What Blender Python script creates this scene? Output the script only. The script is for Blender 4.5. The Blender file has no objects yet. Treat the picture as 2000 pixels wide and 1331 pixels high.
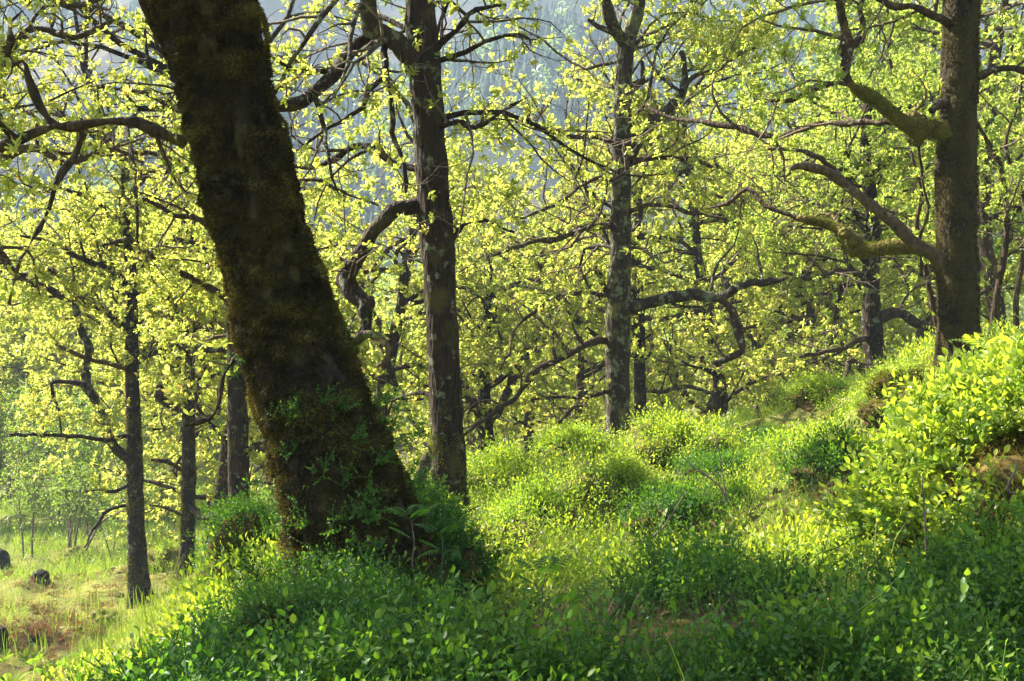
import bpy, math
import numpy as np
from mathutils import Vector

# ------------------------------------------------------------------ camera, world, sun, exposure
S = bpy.context.scene
COL = S.collection
F = 2400.0                       # focal length in photo pixels (photo 2000 x 1331)
CX, CY = 1000.0, 665.5
PITCH = math.atan((CY - 480.0) / F)
cam_d = bpy.data.cameras.new('camera')
cam_d.sensor_width = 36.0
cam_d.lens = 36.0 * F / 2000.0
cam_d.clip_start = 0.05
cam_d.clip_end = 6000.0
cam = bpy.data.objects.new('camera', cam_d)
COL.objects.link(cam)
cam.location = (0, 0, 0)
cam.rotation_euler = (math.pi / 2 - PITCH, 0, 0)
S.camera = cam

SUN_AZ = math.radians(-62)       # from +Y (view direction), negative = to the left
SUN_EL = math.radians(41)
SUN = np.array([math.sin(SUN_AZ) * math.cos(SUN_EL), math.cos(SUN_AZ) * math.cos(SUN_EL), math.sin(SUN_EL)])
w = bpy.data.worlds.new('World')
S.world = w
w.use_nodes = True
wn = w.node_tree.nodes
wl = w.node_tree.links
bg = wn['Background']
sky = wn.new('ShaderNodeTexSky')
sky.sky_type = 'NISHITA'
sky.sun_disc = False
sky.sun_elevation = SUN_EL
sky.sun_rotation = SUN_AZ
wl.new(sky.outputs[0], bg.inputs[0])
bg.inputs[1].default_value = 0.05
sl = bpy.data.lights.new('sun', 'SUN')
sl.energy = 5.0
sl.angle = math.radians(0.5)
sl.color = (1.0, 0.93, 0.80)
so = bpy.data.objects.new('sun', sl)
COL.objects.link(so)
so.rotation_euler = Vector(SUN).to_track_quat('Z', 'Y').to_euler()
S.view_settings.view_transform = 'Standard'
S.view_settings.look = 'None'
S.view_settings.gamma = 1.0
S.view_settings.exposure = 2.7
S.view_settings.use_curve_mapping = False
S.cycles.max_bounces = 7
S.cycles.diffuse_bounces = 4
S.cycles.glossy_bounces = 2
S.cycles.transmission_bounces = 5
S.cycles.volume_bounces = 0
S.cycles.use_denoising = True
S.cycles.sample_clamp_indirect = 6.0
S.cycles.caustics_reflective = False
S.cycles.caustics_refractive = False
HAZE_DENSITY = 0.0009

R = np.random.default_rng(11)

# ------------------------------------------------------------------ pixel <-> world
cp, sp_ = math.cos(PITCH), math.sin(PITCH)


def P(px, py, D):
    """world point seen at photo pixel (px, py) and D metres ahead of the camera"""
    x = (px - CX) / F
    y = (CY - py) / F
    v = np.array([x, cp + y * sp_, -sp_ + y * cp])
    return v * (D / v[1])


def proj(p):
    p = np.atleast_2d(p)
    f = p[:, 1] * cp - p[:, 2] * sp_
    u = p[:, 1] * sp_ + p[:, 2] * cp
    f = np.where(f > 0.05, f, 0.05)
    return CX + F * p[:, 0] / f, CY - F * u / f


def inpoly(x, y, poly):
    poly = np.array(poly, float)
    c = np.zeros(len(x), bool)
    j = len(poly) - 1
    for i in range(len(poly)):
        xi, yi = poly[i]
        xj, yj = poly[j]
        k = ((yi > y) != (yj > y)) & (x < (xj - xi) * (y - yi) / (yj - yi + 1e-9) + xi)
        c ^= k
        j = i
    return c


# ------------------------------------------------------------------ noise
def _h(i, j, k, s):
    i = i.astype(np.int64); j = j.astype(np.int64); k = k.astype(np.int64)
    n = (i * 374761393 + j * 668265263 + k * 2147483647 + s * 144269504) & 0xffffffff
    n = ((n ^ (n >> 13)) * 1274126177) & 0xffffffff
    n = ((n ^ (n >> 16)) * 2246822519) & 0xffffffff
    n = n ^ (n >> 15)
    return (n & 0xffffff) / float(0xffffff) * 2 - 1


def vn(p, s=0):
    f = np.floor(p)
    t = p - f
    t = t * t * (3 - 2 * t)
    i, j, k = f[:, 0], f[:, 1], f[:, 2]
    r = 0
    for a in (0, 1):
        wa = t[:, 0] if a else 1 - t[:, 0]
        for b in (0, 1):
            wb = t[:, 1] if b else 1 - t[:, 1]
            for c in (0, 1):
                wc = t[:, 2] if c else 1 - t[:, 2]
                r = r + wa * wb * wc * _h(i + a, j + b, k + c, s)
    return r


def fbm(p, sc, o=4, s=0, g=0.5):
    r = 0
    a = 1.0
    for q in range(o):
        r = r + a * vn(p * (sc * 2 ** q), s + q)
        a *= g
    return r


# ------------------------------------------------------------------ terrain
CTRL = []


def cpx(px, py, D):
    CTRL.append(tuple(P(px, py, D)))


for a in [(0, 0, -1.2), (0, 1.2, -1.17), (0, -6, -0.9), (-6, -3, -2.3), (6, -3, 0.0), (0, -40, 4), (-40, -10, -14), (40, -10, 12),
          (3.2, 1, -0.85), (-3, 1, -1.7), (-6, 4, -3.4), (0, -300, 60), (-300, -50, -20), (300, -50, 80),
          (-700, -100, 40), (700, -100, 130), (0, -800, 140)]:
    CTRL.append(a)
for a in [(1000, 1400, 2.9), (1700, 1390, 2.75), (300, 1470, 3.0), (2100, 1380, 2.9), (640, 1300, 3.6),
          (1200, 1140, 5.0), (1500, 1150, 4.6), (1000, 1165, 5.2), (700, 1185, 5.0), (480, 1160, 6.3), (380, 1365, 5.0), (230, 1530, 4.4),
          (120, 1620, 4.4), (-300, 1750, 5.0), (200, 1400, 7), (350, 1290, 9),
          (1780, 1170, 3.9), (2000, 1120, 3.6), (2150, 1010, 4.6), (1990, 960, 5.4), (1740, 1060, 5.2), (2300, 940, 4.6), (2400, 760, 8), (1930, 850, 7.5),
          (1400, 1060, 7.3), (1150, 1050, 7.6), (930, 1060, 8.3), (870, 1040, 9.5), (1560, 920, 9.4), (1300, 950, 10), (1080, 960, 11),
          (1870, 735, 9.5), (1700, 805, 11.5), (1500, 835, 14), (1215, 875, 15), (2000, 720, 11), (2200, 640, 14), (1640, 790, 15), (1800, 730, 15),
          (1000, 990, 16), (1250, 935, 22), (1500, 880, 22), (1750, 790, 22), (2050, 660, 22),
          (0, 1331, 14), (-300, 1350, 14), (180, 1290, 15), (500, 1180, 14), (275, 1187, 21), (360, 1152, 23), (465, 1120, 16), (700, 1120, 16),
          (120, 1075, 35), (0, 1080, 36), (-300, 1080, 36), (330, 1060, 34), (600, 1040, 34), (1000, 1010, 34), (1400, 960, 36), (1800, 850, 36), (2300, 650, 36),
          (0, 985, 55), (500, 970, 55), (1000, 950, 55), (1500, 900, 60), (2000, 780, 60), (-600, 990, 55), (2700, 600, 60),
          (0, 830, 110), (600, 825, 110), (1200, 800, 110), (2000, 740, 110), (-900, 850, 110), (3000, 600, 110),
          (0, 600, 170), (700, 600, 170), (1400, 590, 170), (2100, 560, 170), (-900, 620, 170), (3000, 540, 170),
          (0, 330, 250), (900, 330, 250), (1900, 330, 250),
          (0, 60, 370), (900, 60, 370), (1900, 90, 370), (-1000, 50, 370), (3000, 100, 370),
          (0, -230, 520), (500, -260, 520), (1000, -250, 520), (1500, -230, 520), (1930, -60, 520), (-1000, -250, 520), (3000, -60, 520),
          (0, -250, 700), (900, -270, 700), (1900, -60, 700)]:
    cpx(*a)
CTRL = np.array(CTRL)


def warp(x, y):
    r = np.sqrt(x * x + y * y) + 1e-6
    k = np.log(1 + r / 2.0) / r
    return np.stack([x * k * 2.4, y * k], 1)


def _phi(d2):
    return 0.5 * d2 * np.log(d2 + 1e-9)


_cw = warp(CTRL[:, 0], CTRL[:, 1])
_cr = np.sqrt(CTRL[:, 0] ** 2 + CTRL[:, 1] ** 2)
_n = len(CTRL)
_K = _phi(((_cw[:, None] - _cw[None]) ** 2).sum(2)) + np.eye(_n) * 0.004
_Pm = np.concatenate([np.ones((_n, 1)), _cw], 1)
_A = np.block([[_K, _Pm], [_Pm.T, np.zeros((3, 3))]])
_sol = np.linalg.solve(_A, np.concatenate([CTRL[:, 2] / (_cr + 3.0), np.zeros(3)]))


def gz(x, y, bump=True):
    x = np.atleast_1d(np.asarray(x, float)); y = np.atleast_1d(np.asarray(y, float))
    out = np.zeros(len(x))
    for a in range(0, len(x), 20000):
        xx, yy = x[a:a + 20000], y[a:a + 20000]
        q = warp(xx, yy)
        ph = _phi(((q[:, None] - _cw[None]) ** 2).sum(2))
        z = ph @ _sol[:_n] + _sol[_n] + q @ _sol[_n + 1:]
        r = np.sqrt(xx ** 2 + yy ** 2)
        z = z * (r + 3.0)
        if bump:
            p = np.stack([xx, yy, xx * 0], 1)
            z = z + 0.075 * fbm(p, 1.2, 3, 5) * np.clip(r / 3, 0.3, 2.5) + 0.25 * vn(p * 0.13, 9) * np.clip((r - 18) / 10, 0, 1)
            z = z + np.clip((r - 170) / 200, 0, 1) * 8 * fbm(p, 1 / 90.0, 4, 3)
        out[a:a + 20000] = z
    return out


def hit(px, py, d0=1.2, d1=1200):
    """ground point under photo pixel"""
    D = np.geomspace(d0, d1, 700)
    v = P(px, py, 1.0)
    pts = v[None] * D[:, None]
    z = gz(pts[:, 0], pts[:, 1])
    k = np.argmax(pts[:, 2] < z)
    if k == 0:
        k = 300
    return np.array([pts[k, 0], pts[k, 1], z[k]])


# ------------------------------------------------------------------ mesh buffer
class Buf:
    def __init__(s):
        s.v = []; s.t = []; s.a = []; s.n = 0

    def add(s, v, t, a=0.5):
        v = np.asarray(v, float).reshape(-1, 3)
        s.v.append(v)
        s.t.append(np.asarray(t, np.int64).reshape(-1, 3) + s.n)
        s.a.append(np.broadcast_to(np.asarray(a, float), (len(v),)))
        s.n += len(v)

    def obj(s, name, mat, parent=None, origin=(0, 0, 0), smooth=True):
        me = bpy.data.meshes.new(name)
        if s.v:
            v = np.concatenate(s.v) - np.asarray(origin)
            t = np.concatenate(s.t)
            a = np.concatenate(s.a)
            me.vertices.add(len(v))
            me.vertices.foreach_set('co', v.astype(np.float32).ravel())
            me.loops.add(len(t) * 3)
            me.loops.foreach_set('vertex_index', t.astype(np.int32).ravel())
            me.polygons.add(len(t))
            me.polygons.foreach_set('loop_start', np.arange(0, len(t) * 3, 3, dtype=np.int32))
            me.polygons.foreach_set('use_smooth', np.full(len(t), smooth))
            at = me.attributes.new('var', 'FLOAT', 'POINT')
            at.data.foreach_set('value', a.astype(np.float32))
            me.update(calc_edges=True)
        for m in (mat if isinstance(mat, (list, tuple)) else [mat]):
            me.materials.append(m)
        o = bpy.data.objects.new(name, me)
        COL.objects.link(o)
        if parent is not None:
            o.parent = parent
        else:
            o.location = origin
        return o


def empty(name, loc, label, cat, group=None):
    o = bpy.data.objects.new(name, None)
    COL.objects.link(o)
    o.location = loc
    o.empty_display_size = 0.2
    return tag(o, label, cat, group)


def tag(o, label=None, cat=None, group=None, kind=None):
    if label: o['label'] = label
    if cat: o['category'] = cat
    if group: o['group'] = group
    if kind: o['kind'] = kind
    return o


def norm(v):
    return v / (np.linalg.norm(v, axis=-1, keepdims=True) + 1e-12)


def inst(buf, V, T, pos, M, var, vloc=None):
    """stamp proto (V,T) with matrices M (N,3,3, columns are axes) at pos"""
    N = len(pos)
    if N == 0: return
    W = np.einsum('nij,kj->nki', M, V) + pos[:, None, :]
    TT = (T[None] + (np.arange(N) * len(V))[:, None, None]).reshape(-1, 3)
    a = np.repeat(np.broadcast_to(var, (N,)), len(V)) if vloc is None else (np.broadcast_to(var, (N,))[:, None] + vloc[None]).ravel()
    buf.add(W.reshape(-1, 3), TT, a)


def frames(d, up, size):
    """leaf frame: y along d, z near up"""
    d = norm(d)
    x = norm(np.cross(d, up))
    z = np.cross(x, d)
    return np.stack([x, d, z], 2) * np.asarray(size)[:, None, None]


# leaf prototypes: unit length along +Y
LEAF2 = (np.array([[0, 0, 0], [-.23, .55, .10], [.23, .55, .10], [0, 1, -.05]], float), np.array([[0, 2, 3], [0, 3, 1]]))
_ov = []
for y, wd in ((0.0, 0.0), (0.2, .2), (.45, .31), (.72, .24), (1.0, 0.0)):
    _ov.append((y, wd))
LEAFN = (np.array([[0, 0, 0], [-.19, .18, .07], [0, .2, 0], [.19, .18, .07], [-.29, .48, .10], [0, .5, -.01], [.29, .48, .10],
                   [-.2, .78, .05], [0, .78, -.04], [.2, .78, .05], [0, 1.0, -.10]], float),
         np.array([[0, 2, 1], [0, 3, 2], [1, 2, 5], [1, 5, 4], [2, 3, 6], [2, 6, 5], [4, 5, 8], [4, 8, 7], [5, 6, 9], [5, 9, 8], [7, 8, 10], [8, 9, 10]]))
# lobed oak leaf
_ol = [(0.0, .02), (.16, .09), (.26, .20), (.34, .13), (.46, .29), (.56, .19), (.70, .31), (.80, .18), (.92, .17), (1.0, .03)]
_v = []; _t = []
for i, (y, wd) in enumerate(_ol):
    b = -.12 * y * y
    _v += [[-wd, y, b + wd * .3], [0, y, b], [wd, y, b + wd * .3]]
    if i:
        a = 3 * i
        _t += [[a - 3, a - 2, a + 1], [a - 3, a + 1, a], [a - 2, a - 1, a + 2], [a - 2, a + 2, a + 1]]
OAKN = (np.array(_v) * np.array([.78, 1, 1]), np.array(_t))
LEAF6 = (np.array([[0, 0, 0], [-.29, .32, .07], [.29, .32, .07], [0, .5, -.01], [-.25, .68, .05], [.25, .68, .05], [0, 1, -.12]], float),
         np.array([[0, 3, 1], [0, 2, 3], [1, 3, 4], [3, 2, 5], [4, 3, 6], [3, 5, 6]]))
OAK4 = (np.array([[0, 0, 0], [-.15, .42, .08], [.15, .42, .08], [0, .5, -.02], [-.22, .75, .06], [.22, .75, .06], [0, 1, -.1]], float),
        np.array([[0, 3, 1], [0, 2, 3], [1, 3, 4], [3, 2, 5], [4, 3, 6], [3, 5, 6]]))
BLADE = (np.array([[-.005, 0, 0], [.005, 0, 0], [-.0045, .4, .0], [.0045, .4, 0], [-.0035, .75, -.06], [.0035, .75, -.06], [0, 1, -.24]], float),
         np.array([[0, 1, 3], [0, 3, 2], [2, 3, 5], [2, 5, 4], [4, 5, 6]]))


def tube(buf, pts, rad, sides=6, var=0.0, amp=0.0, nsc=8.0, cap=True, ang0=0.0, fine=None, flute=0.0):
    pts = np.asarray(pts, float)
    rad = np.asarray(rad, float)
    n = len(pts)
    if n < 2: return
    tg = np.gradient(pts, axis=0)
    tg = norm(tg)
    ref = np.array([1.0, 0, 0]) if abs(tg[0, 0]) < .8 else np.array([0, 1.0, 0])
    xs = np.zeros((n, 3))
    x = norm(np.cross(tg[0], np.cross(ref, tg[0])))
    for i in range(n):
        x = x - tg[i] * np.dot(x, tg[i])
        x = x / (np.linalg.norm(x) + 1e-12)
        xs[i] = x
    ys = np.cross(tg, xs)
    th = np.linspace(0, 2 * np.pi, sides, endpoint=False) + ang0
    c = np.cos(th)[None, :, None]; s = np.sin(th)[None, :, None]
    dr = xs[:, None] * c + ys[:, None] * s
    V = pts[:, None] + dr * rad[:, None, None]
    if amp > 0:
        q = V.reshape(-1, 3)
        nn = fbm(q, nsc, 4, 21, .55).reshape(n, sides)
        V = V + dr * (nn * amp)[..., None]
    if fine is not None:
        q = V.reshape(-1, 3) * np.array([1, 1, fine[2]])
        nn = fbm(q, fine[1], 3, 33, .6).reshape(n, sides)
        V = V + dr * (nn * fine[0])[..., None]
    if flute > 0:
        fl = np.sin(th * 5 + 1)[None] * .5 + np.sin(th * 3)[None] * .5
        fade = np.clip((rad - rad.min()) / (rad.max() - rad.min() + 1e-6), 0, 1)[:, None]
        V = V + dr * (fl * fade * flute * rad[:, None])[..., None]
    i = np.arange(n - 1)[:, None] * sides
    j = np.arange(sides)[None]
    k = (j + 1) % sides
    a = i + j; b = i + k; cc = a + sides; d = b + sides
    T = np.concatenate([np.stack([a, b, d], 2).reshape(-1, 3), np.stack([a, d, cc], 2).reshape(-1, 3)])
    V = V.reshape(-1, 3)
    if cap:
        V = np.concatenate([V, pts[-1:] + tg[-1:] * rad[-1] * .5])
        e = len(V) - 1
        l = (n - 1) * sides
        T = np.concatenate([T, np.stack([l + np.arange(sides), l + (np.arange(sides) + 1) % sides, np.full(sides, e)], 1)])
    buf.add(V, T, var)


def cr(pts, seg):
    """Catmull-Rom resample of (N,k) points (xyz + radius...)"""
    pts = np.asarray(pts, float)
    q = np.vstack([2 * pts[0] - pts[1], pts, 2 * pts[-1] - pts[-2]])
    out = []
    for i in range(1, len(q) - 2):
        L = np.linalg.norm(q[i + 1][:3] - q[i][:3])
        m = max(2, int(L / seg))
        t = np.linspace(0, 1, m, endpoint=False)[:, None]
        out.append(.5 * (2 * q[i] + (q[i + 1] - q[i - 1]) * t + (2 * q[i - 1] - 5 * q[i] + 4 * q[i + 1] - q[i + 2]) * t ** 2
                         + (3 * q[i] - q[i - 1] - 3 * q[i + 1] + q[i + 2]) * t ** 3))
    out.append(pts[-1:])
    return np.vstack(out)


# ------------------------------------------------------------------ materials
def mat(name):
    m = bpy.data.materials.new(name)
    m.use_nodes = True
    n = m.node_tree.nodes
    for x in list(n): n.remove(x)
    return m, n, m.node_tree.links


def ramp(n, stops, interp='LINEAR'):
    r = n.new('ShaderNodeValToRGB')
    r.color_ramp.interpolation = interp
    e = r.color_ramp.elements
    while len(e) < len(stops): e.new(0.5)
    for i, (p, c) in enumerate(stops):
        e[i].position = p
        e[i].color = (c[0], c[1], c[2], 1)
    return r


def leaf_mat(name, stops, tr=(1.9, 1.75, 0.7), mix=0.5, rough=0.4, spec=0.5):
    m, n, l = mat(name)
    at = n.new('ShaderNodeAttribute'); at.attribute_name = 'var'
    rp = ramp(n, stops)
    l.new(at.outputs['Fac'], rp.inputs[0])
    pr = n.new('ShaderNodeBsdfPrincipled')
    pr.inputs['Roughness'].default_value = rough
    pr.inputs['Specular IOR Level'].default_value = spec
    l.new(rp.outputs[0], pr.inputs['Base Color'])
    mu = n.new('ShaderNodeMix'); mu.data_type = 'RGBA'; mu.blend_type = 'MULTIPLY'
    mu.inputs[0].default_value = 1.0
    l.new(rp.outputs[0], mu.inputs[6])
    mu.inputs[7].default_value = (tr[0], tr[1], tr[2], 1)
    t = n.new('ShaderNodeBsdfTranslucent')
    l.new(mu.outputs[2], t.inputs['Color'])
    mx = n.new('ShaderNodeMixShader')
    mx.inputs[0].default_value = mix
    l.new(pr.outputs[0], mx.inputs[1]); l.new(t.outputs[0], mx.inputs[2])
    o = n.new('ShaderNodeOutputMaterial')
    l.new(mx.outputs[0], o.inputs[0])
    return m


M_OAK = leaf_mat('young_oak_leaf', [(0, (.15, .20, .035)), (.5, (.24, .275, .055)), (.9, (.36, .36, .10)), (1, (.36, .22, .06))], tr=(2.4, 2.3, 1.6), mix=.64)
M_OAKG = leaf_mat('green_oak_leaf', [(0, (.11, .17, .03)), (.5, (.18, .235, .045)), (1, (.29, .32, .07))], tr=(2.3, 2.2, 1.5), mix=.64)
M_BIL_SHADE = leaf_mat('bilberry_leaf_shade', [(0, (.024, .070, .013)), (.45, (.050, .130, .020)), (.8, (.092, .19, .022)), (1, (.15, .235, .028))], tr=(2.3, 2.2, .8), mix=.45, rough=.42, spec=.28)  # leaf darkened for the shaded plants, shade put into its colour
M_BIL_LIT = leaf_mat('bilberry_leaf_lit', [(0, (.06, .13, .02)), (.5, (.15, .235, .03)), (1, (.30, .34, .05))], tr=(2.3, 2.3, .9), mix=.5, rough=.38, spec=.4)  # same leaf brightened for the sunlit plants, sunlight put into its colour
M_GRASS = leaf_mat('grass_blade', [(0, (.08, .15, .02)), (.5, (.15, .22, .03)), (.8, (.25, .28, .06)), (1, (.34, .27, .13))], tr=(1.9, 1.9, .9), mix=.45)
M_BIRCH = leaf_mat('birch_leaf', [(0, (.10, .17, .03)), (1, (.20, .27, .05))], tr=(2.1, 2.1, 1.1), mix=.5)
M_DEAD = leaf_mat('dead_leaf', [(0, (.10, .05, .025)), (.5, (.22, .12, .06)), (1, (.36, .24, .14))], tr=(1.3, 1.1, .9), mix=.2, rough=.7, spec=.2)
M_MOSSY = leaf_mat('moss_tuft', [(0, (.014, .011, .005)), (.45, (.058, .046, .012)), (.8, (.125, .102, .024)), (1, (.20, .18, .04))], tr=(1.6, 1.5, .8), mix=.3, rough=.8, spec=.1)
M_MOSSG = leaf_mat('green_moss_tuft', [(0, (.07, .08, .012)), (.5, (.15, .16, .02)), (1, (.27, .25, .05))], tr=(1.6, 1.5, .8), mix=.3, rough=.8, spec=.1)
M_MOSSO = leaf_mat('orange_moss_tuft', [(0, (.06, .038, .010)), (.5, (.15, .115, .022)), (1, (.26, .22, .04))], tr=(1.6, 1.5, .8), mix=.3, rough=.8, spec=.1)
M_CONI = leaf_mat('conifer_needles', [(0, (.016, .032, .016)), (.7, (.035, .06, .02)), (1, (.12, .15, .04))], tr=(1.2, 1.2, .8), mix=.15, rough=.8, spec=.1)


def bark_mat(name, dark, light, lichen, lich_amt, moss, moss_amt, scale=1.0, bump=0.6, stretch=0.22):
    m, n, l = mat(name)
    tc = n.new('ShaderNodeTexCoord')
    mp = n.new('ShaderNodeMapping')
    mp.inputs['Scale'].default_value = (1, 1, stretch)
    l.new(tc.outputs['Object'], mp.inputs[0])
    vo = n.new('ShaderNodeTexVoronoi'); vo.inputs['Scale'].default_value = 45 * scale
    no = n.new('ShaderNodeTexNoise'); no.inputs['Scale'].default_value = 30 * scale; no.inputs['Detail'].default_value = 6
    no.inputs['Roughness'].default_value = .65
    l.new(mp.outputs[0], vo.inputs['Vector']); l.new(mp.outputs[0], no.inputs['Vector'])
    rp = ramp(n, [(.30, dark), (.62, light)])
    l.new(no.outputs[0], rp.inputs[0])
    n2 = n.new('ShaderNodeTexNoise'); n2.inputs['Scale'].default_value = 9 * scale; n2.inputs['Detail'].default_value = 8
    n2.inputs['Roughness'].default_value = .7
    l.new(tc.outputs['Object'], n2.inputs['Vector'])
    r2 = ramp(n, [(.62 - lich_amt * .2, (0, 0, 0)), (.66 - lich_amt * .2, (1, 1, 1))])
    l.new(n2.outputs[0], r2.inputs[0])
    m1 = n.new('ShaderNodeMix'); m1.data_type = 'RGBA'
    l.new(r2.outputs[0], m1.inputs[0]); l.new(rp.outputs[0], m1.inputs[6]); m1.inputs[7].default_value = (*lichen, 1)
    n3 = n.new('ShaderNodeTexNoise'); n3.inputs['Scale'].default_value = 3.2 * scale; n3.inputs['Detail'].default_value = 7
    n3.inputs['Roughness'].default_value = .7
    mp3 = n.new('ShaderNodeMapping'); mp3.inputs['Location'].default_value = (3.3, 1.7, 8.1)
    l.new(tc.outputs['Object'], mp3.inputs[0]); l.new(mp3.outputs[0], n3.inputs['Vector'])
    r3 = ramp(n, [(.60 - moss_amt * .3, (0, 0, 0)), (.70 - moss_amt * .3, (1, 1, 1))])
    l.new(n3.outputs[0], r3.inputs[0])
    m2 = n.new('ShaderNodeMix'); m2.data_type = 'RGBA'
    l.new(r3.outputs[0], m2.inputs[0]); l.new(m1.outputs[2], m2.inputs[6]); m2.inputs[7].default_value = (*moss, 1)
    pr = n.new('ShaderNodeBsdfPrincipled')
    pr.inputs['Roughness'].default_value = .85
    pr.inputs['Specular IOR Level'].default_value = .25
    at = n.new('ShaderNodeAttribute'); at.attribute_name = 'var'
    tw = ramp(n, [(.3, (.09, .06, .04)), (.7, (.30, .235, .17))])
    l.new(no.outputs[0], tw.inputs[0])
    m4 = n.new('ShaderNodeMix'); m4.data_type = 'RGBA'
    l.new(at.outputs['Fac'], m4.inputs[0]); l.new(m2.outputs[2], m4.inputs[6]); l.new(tw.outputs[0], m4.inputs[7])
    l.new(m4.outputs[2], pr.inputs['Base Color'])
    ad = n.new('ShaderNodeMath'); ad.operation = 'ADD'
    l.new(vo.outputs['Distance'], ad.inputs[0]); l.new(no.outputs[0], ad.inputs[1])
    bp = n.new('ShaderNodeBump'); bp.inputs['Strength'].default_value = bump; bp.inputs['Distance'].default_value = .02
    l.new(ad.outputs[0], bp.inputs['Height']); l.new(bp.outputs[0], pr.inputs['Normal'])
    o = n.new('ShaderNodeOutputMaterial')
    l.new(pr.outputs[0], o.inputs[0])
    return m


M_BARK = bark_mat('oak_bark', (.0035, .0022, .0012), (.032, .017, .008), (.14, .145, .095), .25, (.06, .048, .012), .22, bump=1.0)
M_BARKL = bark_mat('lichen_bark', (.007, .005, .003), (.048, .032, .020), (.14, .155, .10), .42, (.12, .12, .04), .2)
M_BARKM = bark_mat('mossy_bark', (.005, .003, .0015), (.030, .019, .009), (.10, .10, .05), .0, (.045, .034, .008), .6, bump=.7, stretch=.5)
M_TWIG = bark_mat('twig_bark', (.07, .045, .03), (.26, .20, .15), (.36, .34, .28), .25, (.10, .08, .03), .1)
M_LIMB = bark_mat('limb_bark', (.008, .005, .003), (.068, .040, .022), (.24, .24, .18), .15, (.13, .11, .025), .15)
M_MOSSL = bark_mat('moss_on_wood', (.06, .028, .010), (.15, .11, .025), (.20, .16, .04), .1, (.14, .125, .022), .5, bump=1.0, stretch=1)
M_DEADW = bark_mat('weathered_wood', (.03, .02, .012), (.12, .08, .045), (.24, .21, .14), .1, (.14, .12, .04), .1, stretch=.5)


def ground_mat():
    m, n, l = mat('woodland_soil')
    tc = n.new('ShaderNodeTexCoord')
    a = n.new('ShaderNodeTexNoise'); a.inputs['Scale'].default_value = .45; a.inputs['Detail'].default_value = 8; a.inputs['Roughness'].default_value = .65
    b = n.new('ShaderNodeTexNoise'); b.inputs['Scale'].default_value = 14; b.inputs['Detail'].default_value = 8; b.inputs['Roughness'].default_value = .75
    h = n.new('ShaderNodeTexNoise'); h.inputs['Scale'].default_value = .03; h.inputs['Detail'].default_value = 9; h.inputs['Roughness'].default_value = .7
    for x in (a, b, h): l.new(tc.outputs['Object'], x.inputs['Vector'])
    ra = ramp(n, [(.36, (.05, .035, .018)), (.44, (.12, .11, .03)), (.54, (.15, .17, .035)), (.64, (.24, .21, .08))])
    l.new(a.outputs[0], ra.inputs[0])
    rb = ramp(n, [(.3, (.45, .4, .35)), (.7, (1.3, 1.3, 1.2))])
    l.new(b.outputs[0], rb.inputs[0])
    mu = n.new('ShaderNodeMix'); mu.data_type = 'RGBA'; mu.blend_type = 'MULTIPLY'; mu.inputs[0].default_value = 1
    l.new(ra.outputs[0], mu.inputs[6]); l.new(rb.outputs[0], mu.inputs[7])
    # the far hillside: heather, bare slopes, bracken, its shade darkened into the colours
    rh = ramp(n, [(.40, (.010, .015, .010)), (.50, (.018, .020, .015)), (.58, (.045, .034, .026)), (.68, (.12, .09, .062))])
    l.new(h.outputs[0], rh.inputs[0])
    ge = n.new('ShaderNodeSeparateXYZ'); l.new(tc.outputs['Object'], ge.inputs[0])
    mr = n.new('ShaderNodeMapRange'); mr.inputs[1].default_value = 110; mr.inputs[2].default_value = 160
    l.new(ge.outputs[1], mr.inputs[0])
    mx = n.new('ShaderNodeMix'); mx.data_type = 'RGBA'
    l.new(mr.outputs[0], mx.inputs[0]); l.new(mu.outputs[2], mx.inputs[6]); l.new(rh.outputs[0], mx.inputs[7])
    pr = n.new('ShaderNodeBsdfPrincipled'); pr.inputs['Roughness'].default_value = .95; pr.inputs['Specular IOR Level'].default_value = .1
    l.new(mx.outputs[2], pr.inputs['Base Color'])
    bp = n.new('ShaderNodeBump'); bp.inputs['Strength'].default_value = .8; bp.inputs['Distance'].default_value = .05
    l.new(b.outputs[0], bp.inputs['Height']); l.new(bp.outputs[0], pr.inputs['Normal'])
    o = n.new('ShaderNodeOutputMaterial'); l.new(pr.outputs[0], o.inputs[0])
    return m


M_GROUND = ground_mat()


def simple_mat(name, c1, c2, sc=20, rough=.9, bump=.8):
    m, n, l = mat(name)
    tc = n.new('ShaderNodeTexCoord')
    a = n.new('ShaderNodeTexNoise'); a.inputs['Scale'].default_value = sc; a.inputs['Detail'].default_value = 8; a.inputs['Roughness'].default_value = .7
    l.new(tc.outputs['Object'], a.inputs['Vector'])
    r = ramp(n, [(.38, c1), (.62, c2)]); l.new(a.outputs[0], r.inputs[0])
    pr = n.new('ShaderNodeBsdfPrincipled'); pr.inputs['Roughness'].default_value = rough; pr.inputs['Specular IOR Level'].default_value = .15
    l.new(r.outputs[0], pr.inputs['Base Color'])
    bp = n.new('ShaderNodeBump'); bp.inputs['Strength'].default_value = bump; bp.inputs['Distance'].default_value = .03
    l.new(a.outputs[0], bp.inputs['Height']); l.new(bp.outputs[0], pr.inputs['Normal'])
    o = n.new('ShaderNodeOutputMaterial'); l.new(pr.outputs[0], o.inputs[0])
    return m


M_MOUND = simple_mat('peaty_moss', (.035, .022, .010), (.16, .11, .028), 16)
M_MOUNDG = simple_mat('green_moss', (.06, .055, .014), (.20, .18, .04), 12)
M_STONE = simple_mat('mossy_stone', (.05, .045, .035), (.22, .19, .11), 9)

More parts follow.
